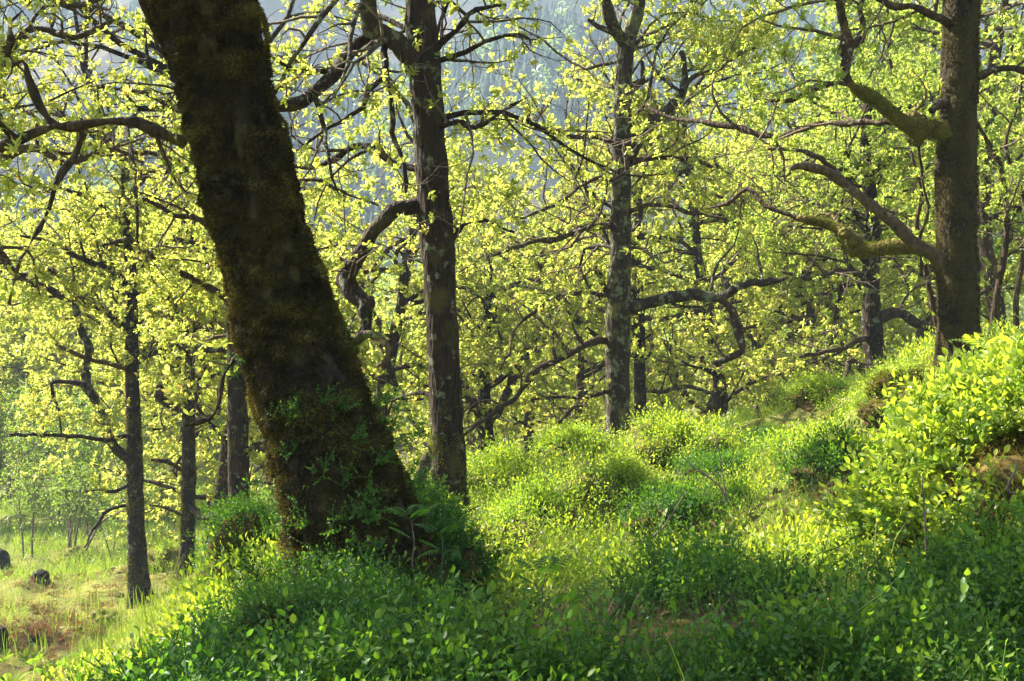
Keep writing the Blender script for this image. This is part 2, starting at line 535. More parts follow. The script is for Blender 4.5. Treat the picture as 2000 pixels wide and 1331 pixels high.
# ------------------------------------------------------------------ ground sheet
def build_ground():
    r = np.concatenate([[0.0], np.geomspace(.25, 800, 320)])
    fwd = np.linspace(math.radians(-34), math.radians(34), 301)
    back = np.linspace(math.radians(34), math.radians(326), 92)[1:-1]
    th = np.concatenate([fwd, back])
    Rr, Th = np.meshgrid(r, th, indexing='ij')
    x = (Rr * np.sin(Th)).ravel(); y = (Rr * np.cos(Th)).ravel()
    z = gz(x, y)
    nt = len(th); nr = len(r)
    i = np.arange(nr - 1)[:, None] * nt; j = np.arange(nt)[None]; k = (j + 1) % nt
    a = i + j; b = i + k; c = a + nt; d = b + nt
    T = np.concatenate([np.stack([a, d, b], 2).reshape(-1, 3), np.stack([a, c, d], 2).reshape(-1, 3)])
    bf = Buf(); bf.add(np.stack([x, y, z], 1), T)
    o = bf.obj('ground', M_GROUND)
    tag(o, kind='structure')
    return o


build_ground()

# ------------------------------------------------------------------ shade and light on the floor
SHADE = [(-200, 1500), (150, 1331), (300, 1200), (560, 1120), (800, 1040), (950, 1075), (1080, 1060), (1290, 1030), (1330, 1085), (1500, 1070),
         (1620, 1060), (1740, 1110), (1880, 1100), (2010, 1120), (2200, 1150), (2200, 1500)]
LIT = [[(1310, 1075), (1340, 1000), (1120, 1040), (900, 1030), (930, 920), (1200, 850), (1480, 790), (1820, 740), (1950, 640), (2030, 640), (2030, 1070), (1720, 1090), (1500, 1050)],
       [(-100, 1331), (120, 1331), (250, 1200), (330, 1120), (400, 1020), (0, 1000), (-100, 1000)]]


def sun_drop(p):
    """pixel where the shadow of point p lands on the floor"""
    q = np.array(p, float)
    z = q[:, 2].copy()
    base = q.copy()
    gzv = np.full(len(q), -1.6)
    for _ in range(4):
        t = (z - gzv) / SUN[2]
        s = q - SUN[None] * t[:, None]
        gzv = gz(s[:, 0], s[:, 1], False)
    s[:, 2] = gzv
    px, py = proj(s)
    return px, py, s


KEEP_LIT = [(np.array([P(1872, y, 9.5) for y in np.linspace(-60, 740, 26)]), .35),
            (np.array([P(1208, y, 15.0) for y in np.linspace(60, 860, 26)]), .30),
            (np.array([P(265, y, 21.0) for y in np.linspace(560, 1180, 20)]), .30),
            (np.array([P(x, y, 4.4) for x, y in ((1750, 1000), (1800, 900), (1850, 830), (1900, 760), (1960, 720), (1980, 850), (1880, 950), (1980, 980), (1800, 1020))]), .30)]


def clear_light(p, keep, rng):
    """thin the twigs that would shade the sunlit patches"""
    px, py, s = sun_drop(p)
    ok = np.ones(len(p), bool)
    for poly in LIT:
        k = inpoly(px, py, poly) & (s[:, 1] > 2)
        ok &= ~(k & (rng.random(len(p)) > keep))
    for tg, rad in KEEP_LIT:
        near = np.zeros(len(p), bool)
        for t in tg:
            d = p - t
            a = d @ SUN
            near |= (a > .5) & (a < 25) & (((d - a[:, None] * SUN) ** 2).sum(1) < rad * rad)
        ok &= ~(near & (rng.random(len(p)) > .18))
    return ok


# ------------------------------------------------------------------ trees
class Tree:
    def __init__(s, seed, kink=.58, drop=0.02):
        s.rng = np.random.default_rng(seed)
        s.wood = Buf(); s.cl = []; s.cd = []; s.kink = kink

    def path(s, p, d, L, seg, kink, up):
        n = max(3, int(L / seg))
        pts = [p]; d = d / np.linalg.norm(d)
        c = s.rng.normal(0, 1, 3)
        for i in range(n):
            c = .55 * c + s.rng.normal(0, 1, 3)
            d = d + c * kink * .45 + np.array([0, 0, up])
            d = d / np.linalg.norm(d)
            pts.append(pts[-1] + d * seg)
        return np.array(pts)

    def grow(s, p, d, L, r, lev, maxlev, seg=None, up=.03, dens=1.0):
        rng = s.rng
        seg = seg or L / (7 if lev < maxlev else 5)
        pts = s.path(p, d, L, seg, s.kink, up)
        n = len(pts)
        rad = r * (1 - np.linspace(0, 1, n) * .72)
        tube(s.wood, pts, rad, 6 if r > .02 else (4 if r > .008 else 3), var=float(np.clip((.022 - r) / .014, 0, 1)) * rng.uniform(.3, 1))
        tg = np.gradient(pts, axis=0)
        if lev >= maxlev:
            k = np.arange(1, n)
            s.cl.append(pts[k]); s.cd.append(norm(tg[k]))
            return
        side = rng.choice([-1, 1])
        for i in range(1, n):
            t = i / n
            if rng.random() > .88 * dens: continue
            side = -side
            perp = np.cross(tg[i], np.array([0, 0, 1.0])) + rng.normal(0, .5, 3) * np.linalg.norm(tg[i])
            perp = perp / (np.linalg.norm(perp) + 1e-9)
            dd = norm(tg[i]) * rng.uniform(.2, .9) + perp * side
            s.grow(pts[i], dd, L * rng.uniform(.38, .62) * (1.1 - .45 * t), rad[i] * .6, lev + 1, maxlev, None, up, dens)
        s.cl.append(pts[-1:]); s.cd.append(norm(tg[-1:]))

    def along(s, pts, rad, per_m, L, lev, maxlev, up=.03, tmin=.15, dens=1.0):
        """sub-branches off a traced limb"""
        rng = s.rng
        seglen = np.linalg.norm(np.diff(pts, axis=0), axis=1)
        cum = np.concatenate([[0], np.cumsum(seglen)]); tot = cum[-1]
        m = max(1, int(tot * per_m))
        for q in range(m):
            a = tot * (tmin + (1 - tmin) * (q + rng.random()) / m)
            i = min(len(pts) - 2, int(np.searchsorted(cum, a)) - 1)
            i = max(i, 0)
            tg = norm(pts[i + 1] - pts[i])
            v = rng.normal(0, 1, 3); v[2] = v[2] * .7 + .35
            v = v - tg * v.dot(tg)
            dd = norm(v) + tg * rng.uniform(0, .8)
            l = L * rng.uniform(.5, 1.2)
            s.grow(pts[i], dd, l, min(rad[i] * .55, .012 + l * .012), lev, maxlev, None, up, dens)

    def clusters(s):
        return np.concatenate(s.cl), np.concatenate(s.cd)

    def foliage(s, buf, proto, size, per=6, spread=.05, cp_=None, vshift=0.0):
        rng = s.rng
        p, d = cp_ if cp_ is not None else s.clusters()
        N = len(p)
        if N == 0: return
        P_ = np.repeat(p, per, 0); Dn = np.repeat(d, per, 0)
        M = len(P_)
        rd = norm(rng.normal(0, .75, (M, 3)) + norm(Dn + np.repeat(rng.normal(0, .6, (N, 3)), per, 0)) * .9 + np.array([0, 0, .1]))
        up = norm(rng.normal(0, .7, (M, 3)) + np.array([0, 0, .8]))
        sz = size * rng.uniform(.55, 1.25, M)
        pos = P_ + np.repeat(rng.normal(0, spread * .8, (N, 3)), per, 0) + rng.normal(0, size * .16, (M, 3))
        cv = np.repeat(rng.normal(0, .2, N), per)
        var = np.clip(.5 + vshift + cv + rng.normal(0, .17, M), 0, .93)
        var = np.where(rng.random(M) < .004, 1.0, var)
        inst(buf, proto[0], proto[1], pos, frames(rd, up, sz), var)


def trace(spec, D, D2=None, seg=.12, wob=.0, seed=0):
    """[(px,py,rpx),...] at depth D (to D2 at the end) -> points, radii in metres"""
    D2 = D if D2 is None else D2
    n = len(spec)
    out = []
    for i, a in enumerate(spec):
        d = D + (D2 - D) * i / max(1, n - 1)
        out.append([*P(a[0], a[1], d), a[2] / F * d])
    q = cr(np.array(out), seg)
    if wob:
        q[:, :3] += np.stack([vn(q[:, :3] * 4 + 11 * k, seed + k) + .45 * vn(q[:, :3] * 11 + 5 * k, seed + k) for k in range(3)], 1) * wob
        q[:, 3] *= 1 + .16 * vn(q[:, :3] * 7, seed + 9)
    return q[:, :3], np.maximum(q[:, 3], .002)


FUZZ = []


def fuzz(buf, pts, nrm_, size, rng, var0=.5, per=3, hang=.35):
    N = len(pts) * per
    p = np.repeat(pts, per, 0); n = np.repeat(nrm_, per, 0)
    d = norm(n * .8 + rng.normal(0, .55, (N, 3)) + np.array([0, 0, -hang]))
    V = np.array([[-.16, 0, 0], [.16, 0, 0], [0, 1, 0]]); T = np.array([[0, 1, 2]])
    inst(buf, V, T, p + rng.normal(0, .003, p.shape), frames(d, norm(rng.normal(0, 1, (N, 3))), size * rng.uniform(.5, 1.3, N)), np.clip(var0 + rng.normal(0, .2, N), 0, 1))


def trunk_points(tp, tr, rng, N, i0, i1, k=1.0):
    i = rng.uniform(i0, i1, N); a = np.floor(i).astype(int); f = (i - a)[:, None]
    a = np.clip(a, 0, len(tp) - 2)
    c = tp[a] * (1 - f) + tp[a + 1] * f
    r = tr[a] * (1 - f[:, 0]) + tr[a + 1] * f[:, 0]
    tg = norm(tp[a + 1] - tp[a])
    v = rng.normal(0, 1, (N, 3)); v = norm(v - tg * (v * tg).sum(1, keepdims=True))
    return c + v * (r * k)[:, None], v


def hero(name, label, group, seed, D, trunk, limbs, top, leafmat, bark=None, limbbark=None, size=.055, per=6, proto=OAK4,
         keep=.25, sides=22, extra=(), amp=.012, kinds=None, vshift=0.0, flute=.12, thin=None, cat='oak tree', spr=.05, auto=None, moss=None):
    """a tree whose trunk and main limbs follow the photograph; top = list of limbs that fork above the frame"""
    bark = bark or M_BARK; limbbark = limbbark or M_LIMB
    t = Tree(seed)
    tp, tr = trace(trunk, D, None, .08)
    tr = tr * .94
    base = tp[0].copy(); base[2] = gz(base[0], base[1])[0]
    if base[2] < tp[0, 2]:
        k = np.linspace(base[2] - .15, tp[0, 2], 6)[:-1]
        ext = np.stack([np.full(5, tp[0, 0]), np.full(5, tp[0, 1]), k], 1)
        tp = np.vstack([ext, tp]); tr = np.concatenate([np.linspace(tr[0] * 1.25, tr[0], 6)[:-1], tr])
    root = empty(name, tuple(base), label, cat, group)
    b = Buf()
    tube(b, tp, tr, sides, amp=amp, nsc=5, flute=flute, fine=(amp * .5, 26, .3))
    for li in limbs:
        spec, d1, d2 = li[0], li[1], li[2]
        opt = li[3] if len(li) > 3 else {}
        lp, lr = trace(spec, d1, d2, .07, opt.get('wob', .03), seed)
        lb = Buf()
        tube(lb, lp, lr, opt.get('sides', 12), amp=opt.get('amp', .010), nsc=14)
        for kx in opt.get('knobs', ()):
            c = P(kx[0], kx[1], d1); rr = kx[2] / F * d1
            blob(lb, c, (rr, rr, rr * .9), 14, 10, .25, seed)
        if opt.get('mat') is M_MOSSL:
            fq, fv = trunk_points(lp, lr, t.rng, 5000, 0, len(lp) - 2, 1.0)
            FUZZ.append((root, base, fq, fv))
        t.wood = lb
        if opt.get('per', 3.0) > 0:
            t.along(lp, lr, opt.get('per', 3.0) * 1.35, opt.get('L', .9), 0, opt.get('lev', 1), tmin=opt.get('tmin', .15), dens=opt.get('dens', 1), up=opt.get('up', .03))
        lo = lb.obj('limb', opt.get('mat', limbbark), root, base)
        if opt.get('label'): lo['label'] = opt['label']
    t.wood = b
    for (pp, dd, L, r, lev) in top:
        t.grow(np.array(pp, float), np.array(dd, float), L, r, 0, lev, dens=.9)
    if moss:
        nm, f0, f1, ms, mm, m0 = moss
        fq, fv = trunk_points(tp, tr, t.rng, nm, f0 * len(tp), f1 * len(tp) - 2, 1.0)
        kn_ = fbm(fq, 4.0, 4, seed)
        kq = kn_ > m0
        fq, fv = fq[kq], fv[kq]
        fb = Buf()
        fuzz(fb, fq + fv * (amp * fbm(fq, 5, 4, 21, .55))[:, None], fv, ms, t.rng, .45, 2, .3)
        fb.obj('moss', mm, root, base)
    for f in extra:
        f(t)
    if auto:
        n_, L_, f0 = auto
        for q in range(n_):
            i = int(t.rng.uniform(f0, .99) * (len(tp) - 1))
            az = t.rng.uniform(-125, 125)
            t.grow(tp[i], vec(az, t.rng.uniform(5, 45)), L_ * t.rng.uniform(.6, 1.15), min(tr[i] * .26, .026), 0, 2, dens=.95)
    b.obj('trunk', bark, root, base)
    size *= .86; per = int(round(per * 1.35))
    p, d = t.clusters()
    ok = clear_light(p, keep, t.rng)
    if thin is not None:
        ok &= thin(p, t.rng)
    lf = Buf()
    t.foliage(lf, proto, size, per, spr, (p[ok], d[ok]), vshift)
    lf.obj('crown', leafmat, root, base)
    return root, tp, tr, t


def blob(buf, c, r, nu=16, nv=10, amp=.2, seed=0, var=0.0, low=-1.0):
    """lumpy ellipsoid, optionally cut below low"""
    u = np.linspace(0, 2 * np.pi, nu, endpoint=False)
    v = np.linspace(-np.pi / 2, np.pi / 2, nv)
    U, Vv = np.meshgrid(u, v)
    d = np.stack([np.cos(Vv) * np.cos(U), np.cos(Vv) * np.sin(U), np.sin(Vv)], 2).reshape(-1, 3)
    d[:, 2] = np.maximum(d[:, 2], low)
    n = 1 + amp * fbm(d + seed * 3.1, 1.9, 4, seed, .6)
    p = np.asarray(c) + d * n[:, None] * np.asarray(r)
    i = np.arange(nv - 1)[:, None] * nu; j = np.arange(nu)[None]; k = (j + 1) % nu
    a = i + j; b = i + k; cc = a + nu; dd = b + nu
    buf.add(p, np.concatenate([np.stack([a, b, dd], 2).reshape(-1, 3), np.stack([a, dd, cc], 2).reshape(-1, 3)]), var)
    return p, d


def gap(p, rng):
    """the opening in the leaves through which the hillside shows"""
    px, py = proj(p)
    g = np.exp(-(((px - 1130) / 90) ** 2 + ((py - 120) / 110) ** 2)) * .98
    g = np.maximum(g, .3 * np.exp(-(((px - 60) / 150) ** 2 + ((py - 40) / 70) ** 2)))
    g = np.maximum(g, .3 * np.exp(-(((px - 620) / 70) ** 2 + ((py - 160) / 90) ** 2)))
    ok = rng.random(len(p)) > g
    return ok & open_limbs(p, rng)


OPEN = [(9.3, 22, [(838, 395), (765, 412), (735, 440), (715, 480), (690, 515), (674, 545), (688, 572), (716, 592), (722, 622), (712, 650), (758, 675), (750, 710)]),
        (9.2, 20, [(822, 150), (775, 82), (735, 60), (675, 105), (655, 140), (625, 170), (590, 196), (545, 212)]),
        (9.5, 30, [(830, 0), (838, 200), (850, 400), (859, 600), (872, 850)]),
        (14.6, 24, [(1219, 100), (1213, 300), (1210, 500), (1206, 830)]),
        (14.4, 16, [(1225, 608), (1300, 583), (1408, 582), (1465, 555), (1540, 546)]),
        (14.2, 14, [(1408, 582), (1437, 630), (1445, 690)]),
        (9.2, 24, [(1845, 252), (1786, 258), (1735, 220), (1682, 182), (1655, 140), (1648, 60), (1640, 0)]),
        (9.2, 22, [(1850, 520), (1745, 438), (1690, 395), (1640, 352), (1590, 332), (1546, 338)]),
        (9.5, 20, [(1850, 500), (1780, 486), (1695, 486), (1652, 455), (1600, 430)]),
        (20.5, 16, [(262, 580), (262, 800), (268, 1150)]), (22.5, 14, [(370, 700), (366, 1100)])]


def open_limbs(p, rng):
    # leaves are sparse around the bare heavy limbs of these oaks
    px, py = proj(p)
    near = np.zeros(len(p), bool)
    for D, w_, poly in OPEN:
        q = np.array(poly, float)
        for a, b in zip(q[:-1], q[1:]):
            ab = b - a
            t = np.clip(((px - a[0]) * ab[0] + (py - a[1]) * ab[1]) / (ab @ ab), 0, 1)
            d2 = (px - a[0] - t * ab[0]) ** 2 + (py - a[1] - t * ab[1]) ** 2
            near |= (d2 < w_ * w_) & (p[:, 1] < D + .6)
    return ~(near & (rng.random(len(p)) < .72))


def vec(az, el):
    az, el = math.radians(az), math.radians(el)
    return np.array([math.sin(az) * math.cos(el), math.cos(az) * math.cos(el), math.sin(el)])

# ------------------------------------------------------------------ 1. the big leaning oak
T1_TRUNK = [(712, 1150, 172), (702, 1080, 150), (680, 1000, 130), (650, 905, 119), (617, 800, 111), (585, 700, 101), (560, 620, 97), (545, 560, 94),
            (505, 420, 89), (462, 250, 87), (427, 120, 90), (395, 0, 94), (350, -180, 86), (300, -380, 76), (262, -600, 62), (250, -820, 50), (270, -1050, 36)]


def shade_crown(t):
    """unseen crown, its leaf clusters laid out so their shade covers the foreground"""
    rng = t.rng
    top = [P(330, -260, 5), P(290, -420, 5), P(262, -600, 5), P(250, -820, 5), P(265, -1000, 5)]
    # limbs run out to where the crown stands between the sun and the foreground
    px = rng.uniform(-100, 2150, 9000); py = rng.uniform(1010, 1480, 9000)
    k = inpoly(px, py, SHADE)
    px, py = px[k][:560], py[k][:560]
    hump = rng.random(560) < .2
    px = np.where(hump, rng.uniform(200, 600, 560), px); py = np.where(hump, rng.uniform(1100, 1340, 560), py)
    v = np.array([hit(a, b, 1.6, 9) for a, b in zip(px, py)])
    v = np.repeat(v, 11, 0) + rng.normal(0, .14, (len(v) * 11, 3))
    el = rng.uniform(5.0, 8.5, len(v))
    q = v + SUN[None] * el[:, None]  # unseen leaf clusters set up the sun's path to shade the foreground
    ok = (q[:, 2] / q[:, 1] > .30)
    q = q[ok]
    ends = q[rng.choice(len(q), 46, replace=False)]
    for e in ends:
        s0 = top[rng.integers(0, 5)]
        mid = (s0 + e) / 2 + rng.normal(0, .3, 3) + np.array([0, 0, .3])
        L = np.linalg.norm(e - s0)
        pts = cr(np.array([[*s0, .05], [*mid, .03], [*e, .008]]), .2)
        tube(t.wood, pts[:, :3], pts[:, 3], 6)
        t.along(pts[:, :3], pts[:, 3], 1.3, .7, 1, 2, tmin=.5)
    near = q[rng.random(len(q)) < .95]
    t.cl.append(near); t.cd.append(norm(rng.normal(0, 1, near.shape)))
    # short twigs that carry those outer leaf clusters
    for c in near[::2]:
        e = ends[np.argmin(((ends - c) ** 2).sum(1))]
        tube(t.wood, np.array([e, (e + c) / 2 + rng.normal(0, .05, 3), c]), np.array([.008, .005, .003]), 3)


def t1_thin(p, rng):
    return gap(p, rng) & ~((np.abs(p[:, 0]) < 1.2) & (p[:, 1] < 3.8) & (p[:, 2] / np.maximum(p[:, 1], .1) < .25))


root1, tp1, tr1, tree1 = hero(
    'oak_tree', 'massive dark mossy oak leaning to the left across the foreground', 'oak trees on the slope', 3, 5.0, T1_TRUNK,
    [([(372, 265, 13), (340, 262, 10), (250, 250, 9), (175, 243, 9), (118, 238, 9), (60, 258, 8), (0, 285, 7), (-80, 320, 6), (-160, 330, 4)], 5.0, 4.7, {'per': 2.2, 'L': .5}),
     ([(120, 240, 9), (90, 205, 7), (60, 150, 6.5), (42, 128, 6), (8, 135, 6), (18, 85, 5), (20, 50, 4), (60, 25, 3), (85, 5, 2)], 4.95, 4.8, {'per': 2.5, 'L': .5}),
     ([(95, 250, 7), (50, 262, 6), (15, 240, 6), (-10, 215, 5), (-60, 180, 4)], 4.9, 4.6, {'per': 2, 'L': .4}),
     ([(170, 252, 5), (150, 300, 5), (130, 340, 5), (105, 410, 4.5), (85, 450, 4), (60, 485, 3.5), (35, 540, 3), (24, 600, 1.6)], 4.95, 4.6, {'per': 2, 'L': .3}),
     ([(320, 90, 11), (296, 50, 9), (275, 10, 8), (250, -60, 7), (200, -140, 5)], 5.0, 4.8, {'per': 1.5, 'L': .5}),
     ([(480, 675, 6), (458, 700, 4), (440, 735, 3.5), (432, 790, 3), (410, 815, 2.5), (360, 832, 2), (300, 848, 1.5)], 4.95, 4.6, {'per': 5, 'L': .3, 'lev': 0, 'sides': 6}),
     ],
    [(P(262, -600, 5), vec(-100, 25), 2.6, .05, 2), (P(262, -650, 5), vec(30, 40), 2.6, .05, 2), (P(250, -800, 5), vec(-30, 50), 2.5, .05, 2), (P(255, -900, 5), vec(120, 40), 2.2, .04, 2)],
    M_OAK, M_BARKM, size=.042, per=4, proto=OAKN, sides=150, extra=(shade_crown,), amp=.024, keep=.10, thin=t1_thin, flute=.015)

# moss tufts over the leaning trunk
mb = Buf()
rr_ = np.random.default_rng(5)
hgt = len(tp1)
i_top = int(np.argmax(tp1[:, 2] > 1.15)) or hgt - 2
q, v = trunk_points(tp1, tr1, rr_, 90000, 0, i_top, 1.0)
kn = fbm(q * np.array([1, 1, 1.6]), 7.0, 4, 8)
kk = (kn > -1.0) & ((v[:, 1] < .35))
q, v = q[kk], v[kk]
lump = fbm(q * np.array([1, 1, 1.5]), 11, 3, 77)
q = q + v * (.008 + .022 * fbm(q, 5, 4, 21, .55) + .014 * np.maximum(kn[kk], -.3) + .014 * lump)[:, None]
fuzz(mb, q, v, .015, rr_, np.repeat(np.clip(.34 + .35 * kn[kk] + .4 * lump, 0, 1), 3), 3)  # tufts toned lighter on lumps, darker in hollows: relief shade in the colour
mo = mb.obj('moss', M_MOSSY, root1, tp1[0] * 0 + np.array(root1.location))

# ------------------------------------------------------------------ 2. second trunk
hero('oak_tree', 'tall slim dark oak with lichen flecks, just right of the leaning trunk', 'oak trees on the slope', 7, 9.5,
     [(882, 1020, 40), (880, 960, 36), (873, 850, 35), (868, 740, 33), (862, 620, 33), (855, 500, 34), (848, 400, 34), (838, 280, 33), (830, 150, 33), (822, 40, 31), (815, -80, 30), (820, -260, 27), (850, -460, 23), (860, -700, 18)],
     [([(822, 150, 24), (800, 115, 21), (775, 82, 18), (748, 62, 17), (732, 58, 20), (724, 25, 17), (715, -20, 15), (690, -90, 12), (640, -170, 9)], 9.5, 9.0, {'per': 2.2, 'L': 1.2, 'knobs': [(733, 72, 20)], 'mat': M_BARKL}),
      ([(735, 62, 13), (700, 78, 12), (675, 105, 13), (655, 140, 13), (625, 170, 12), (590, 196, 13), (545, 212, 13), (480, 230, 11), (420, 215, 8), (370, 180, 6)], 9.4, 8.6, {'per': 2.8, 'L': 1.0}),
      ([(752, 82, 7), (748, 140, 6), (715, 175, 6), (703, 210, 5), (660, 232, 4), (600, 270, 3), (560, 310, 2)], 9.4, 8.8, {'per': 3.5, 'L': .6, 'sides': 8}),
      ([(750, 120, 5), (762, 190, 5), (768, 260, 5), (785, 320, 4), (795, 380, 3)], 9.4, 9.2, {'per': 2, 'L': .5, 'sides': 8}),
      ([(838, 395, 17), (800, 402, 15), (765, 412, 15), (735, 440, 14), (715, 480, 15), (690, 515, 15), (674, 545, 17), (688, 572, 17), (716, 592, 16), (722, 622, 14), (712, 650, 13), (690, 666, 10)], 9.5, 9.1, {'per': 1.0, 'L': .6, 'amp': .012, 'knobs': [(718, 592, 16), (674, 548, 17)]}),
      ([(712, 655, 9), (738, 655, 7), (758, 675, 6), (754, 700, 5), (742, 716, 4)], 9.1, 9.1, {'per': 1.2, 'L': .3, 'mat': M_DEADW, 'sides': 7}),
      ([(850, 330, 7), (800, 325, 7), (760, 312, 6), (730, 290, 7), (690, 285, 7), (650, 310, 6), (610, 330, 5), (570, 330, 4)], 10.2, 11, {'per': 3, 'L': .9}),
      ([(850, 260, 6), (890, 235, 5), (930, 250, 4), (980, 215, 3), (1030, 195, 2)], 9.5, 9.0, {'per': 4, 'L': .6}),
      ([(842, 120, 8), (890, 60, 6), (940, 20, 5), (990, 10, 4)], 9.5, 9.2, {'per': 4, 'L': .8}),
      ([(865, 480, 5), (905, 440, 4), (950, 430, 3), (1000, 450, 2)], 9.6, 9.0, {'per': 3, 'L': .6}),
      ([(872, 800, 4), (830, 770, 4), (780, 778, 3.5), (750, 786, 2)], 9.5, 9.9, {'per': 2, 'L': .5}),
      ],
     [(P(820, -260, 9.5), vec(-110, 30), 3.2, .06, 2), (P(830, -300, 9.5), vec(70, 25), 3.0, .06, 2), (P(845, -450, 9.5), vec(10, 35), 2.8, .06, 2),
      (P(855, -600, 9.5), vec(-60, 50), 2.6, .05, 2), (P(860, -700, 9.5), vec(150, 45), 2.4, .05, 2)],
     M_OAK, M_BARK, M_BARK, size=.056, per=9, sides=64, keep=.3, thin=gap, amp=.013, auto=(16, 1.9, .45), moss=(6000, 0, .22, .018, M_MOSSG, .1))

# ------------------------------------------------------------------ 3. third trunk
hero('oak_tree', 'straight grey lichen-crusted oak forking high up, right of the middle of the picture', 'oak trees on the slope', 9, 15.0,
     [(1207, 868, 27), (1206, 800, 25), (1206, 700, 25), (1207, 600, 25), (1212, 500, 22), (1213, 400, 21), (1213, 300, 19), (1216, 200, 18), (1219, 120, 18), (1222, 85, 18), (1236, 50, 15), (1246, 10, 14), (1262, -60, 12), (1290, -200, 9)],
     [([(1222, 95, 14), (1208, 65, 13), (1196, 40, 12), (1185, 10, 11), (1160, -40, 9), (1120, -80, 7)], 15, 14.4, {'per': 1.4, 'L': 1.2, 'mat': M_BARKL}),
      ([(1200, 62, 6), (1170, 50, 5), (1150, 38, 4)], 14.8, 14.6, {'per': 1, 'L': .5}),
      ([(1225, 608, 14), (1255, 597, 12), (1300, 583, 11), (1345, 577, 11), (1408, 582, 10), (1432, 565, 8), (1465, 555, 7), (1500, 556, 7), (1540, 546, 4)], 15, 14.2, {'per': 1.6, 'L': 1.0, 'mat': M_BARKL}),
      ([(1405, 582, 8), (1425, 606, 8), (1437, 630, 9), (1443, 655, 8), (1447, 686, 7), (1420, 700, 6), (1395, 708, 5)], 14.4, 14.2, {'per': 1.6, 'L': .6}),
      ([(1200, 668, 8), (1160, 668, 7), (1115, 688, 6), (1065, 714, 6), (1035, 738, 6), (1002, 780, 5), (950, 820, 4), (905, 850, 2.5)], 15, 13.6, {'per': 2.6, 'L': .9}),
      ([(1198, 586, 5), (1150, 568, 4.5), (1100, 578, 4), (1045, 612, 4), (1012, 640, 3.5), (990, 690, 3), (975, 720, 2)], 15, 13.8, {'per': 2.6, 'L': .8}),
      ([(1200, 600, 7), (1180, 560, 6), (1168, 530, 6), (1155, 512, 5)], 15, 14.8, {'per': 1, 'L': .5}),
      ([(1228, 310, 11), (1248, 272, 11), (1270, 245, 10), (1305, 212, 9), (1330, 178, 8), (1336, 130, 6), (1330, 100, 5)], 15, 14.6, {'per': 2.2, 'L': 1.0, 'mat': M_BARKL}),
      ([(1228, 322, 7), (1262, 312, 6), (1310, 308, 6), (1350, 312, 4), (1390, 330, 3)], 15, 15.3, {'per': 2.6, 'L': .9}),
      ([(1330, 178, 6), (1360, 150, 5), (1400, 140, 4), (1440, 110, 3), (1480, 90, 2)], 14.6, 15, {'per': 2.6, 'L': .9}),
      ([(1228, 172, 6), (1252, 162, 6), (1258, 140, 5), (1256, 118, 4)], 15, 14.8, {'per': 1, 'L': .3}),
      ([(1200, 446, 8), (1150, 440, 7), (1110, 460, 6), (1070, 470, 5), (1020, 478, 4), (960, 500, 3)], 15, 13.6, {'per': 2.6, 'L': 1.0}),
      ([(1208, 280, 5), (1150, 268, 5), (1100, 262, 5), (1058, 252, 5), (1035, 238, 4), (1033, 200, 3)], 15, 14.2, {'per': 2.0, 'L': .7}),
      ([(1208, 360, 5), (1160, 350, 4), (1100, 390, 4), (1040, 420, 3), (980, 430, 2)], 15, 14, {'per': 3, 'L': 1.0}),
      ([(1218, 420, 5), (1290, 400, 4), (1350, 420, 4), (1420, 430, 3)], 15, 14.6, {'per': 3, 'L': 1.0}),
      ([(1200, 765, 5), (1160, 770, 4), (1120, 795, 3.5), (1085, 825, 2.5)], 15, 14.2, {'per': 2, 'L': .8}),
      ],
     [(P(1262, -60, 15), vec(60, 30), 3.0, .05, 2), (P(1190, -20, 15), vec(-80, 30), 2.6, .05, 2), (P(1280, -150, 15), vec(0, 50), 3, .05, 2), (P(1285, -180, 15), vec(180, 40), 3, .05, 2)],
     M_OAK, M_BARKL, size=.064, per=9, sides=48, keep=.35, thin=gap, amp=.012, auto=(24, 2.3, .35))

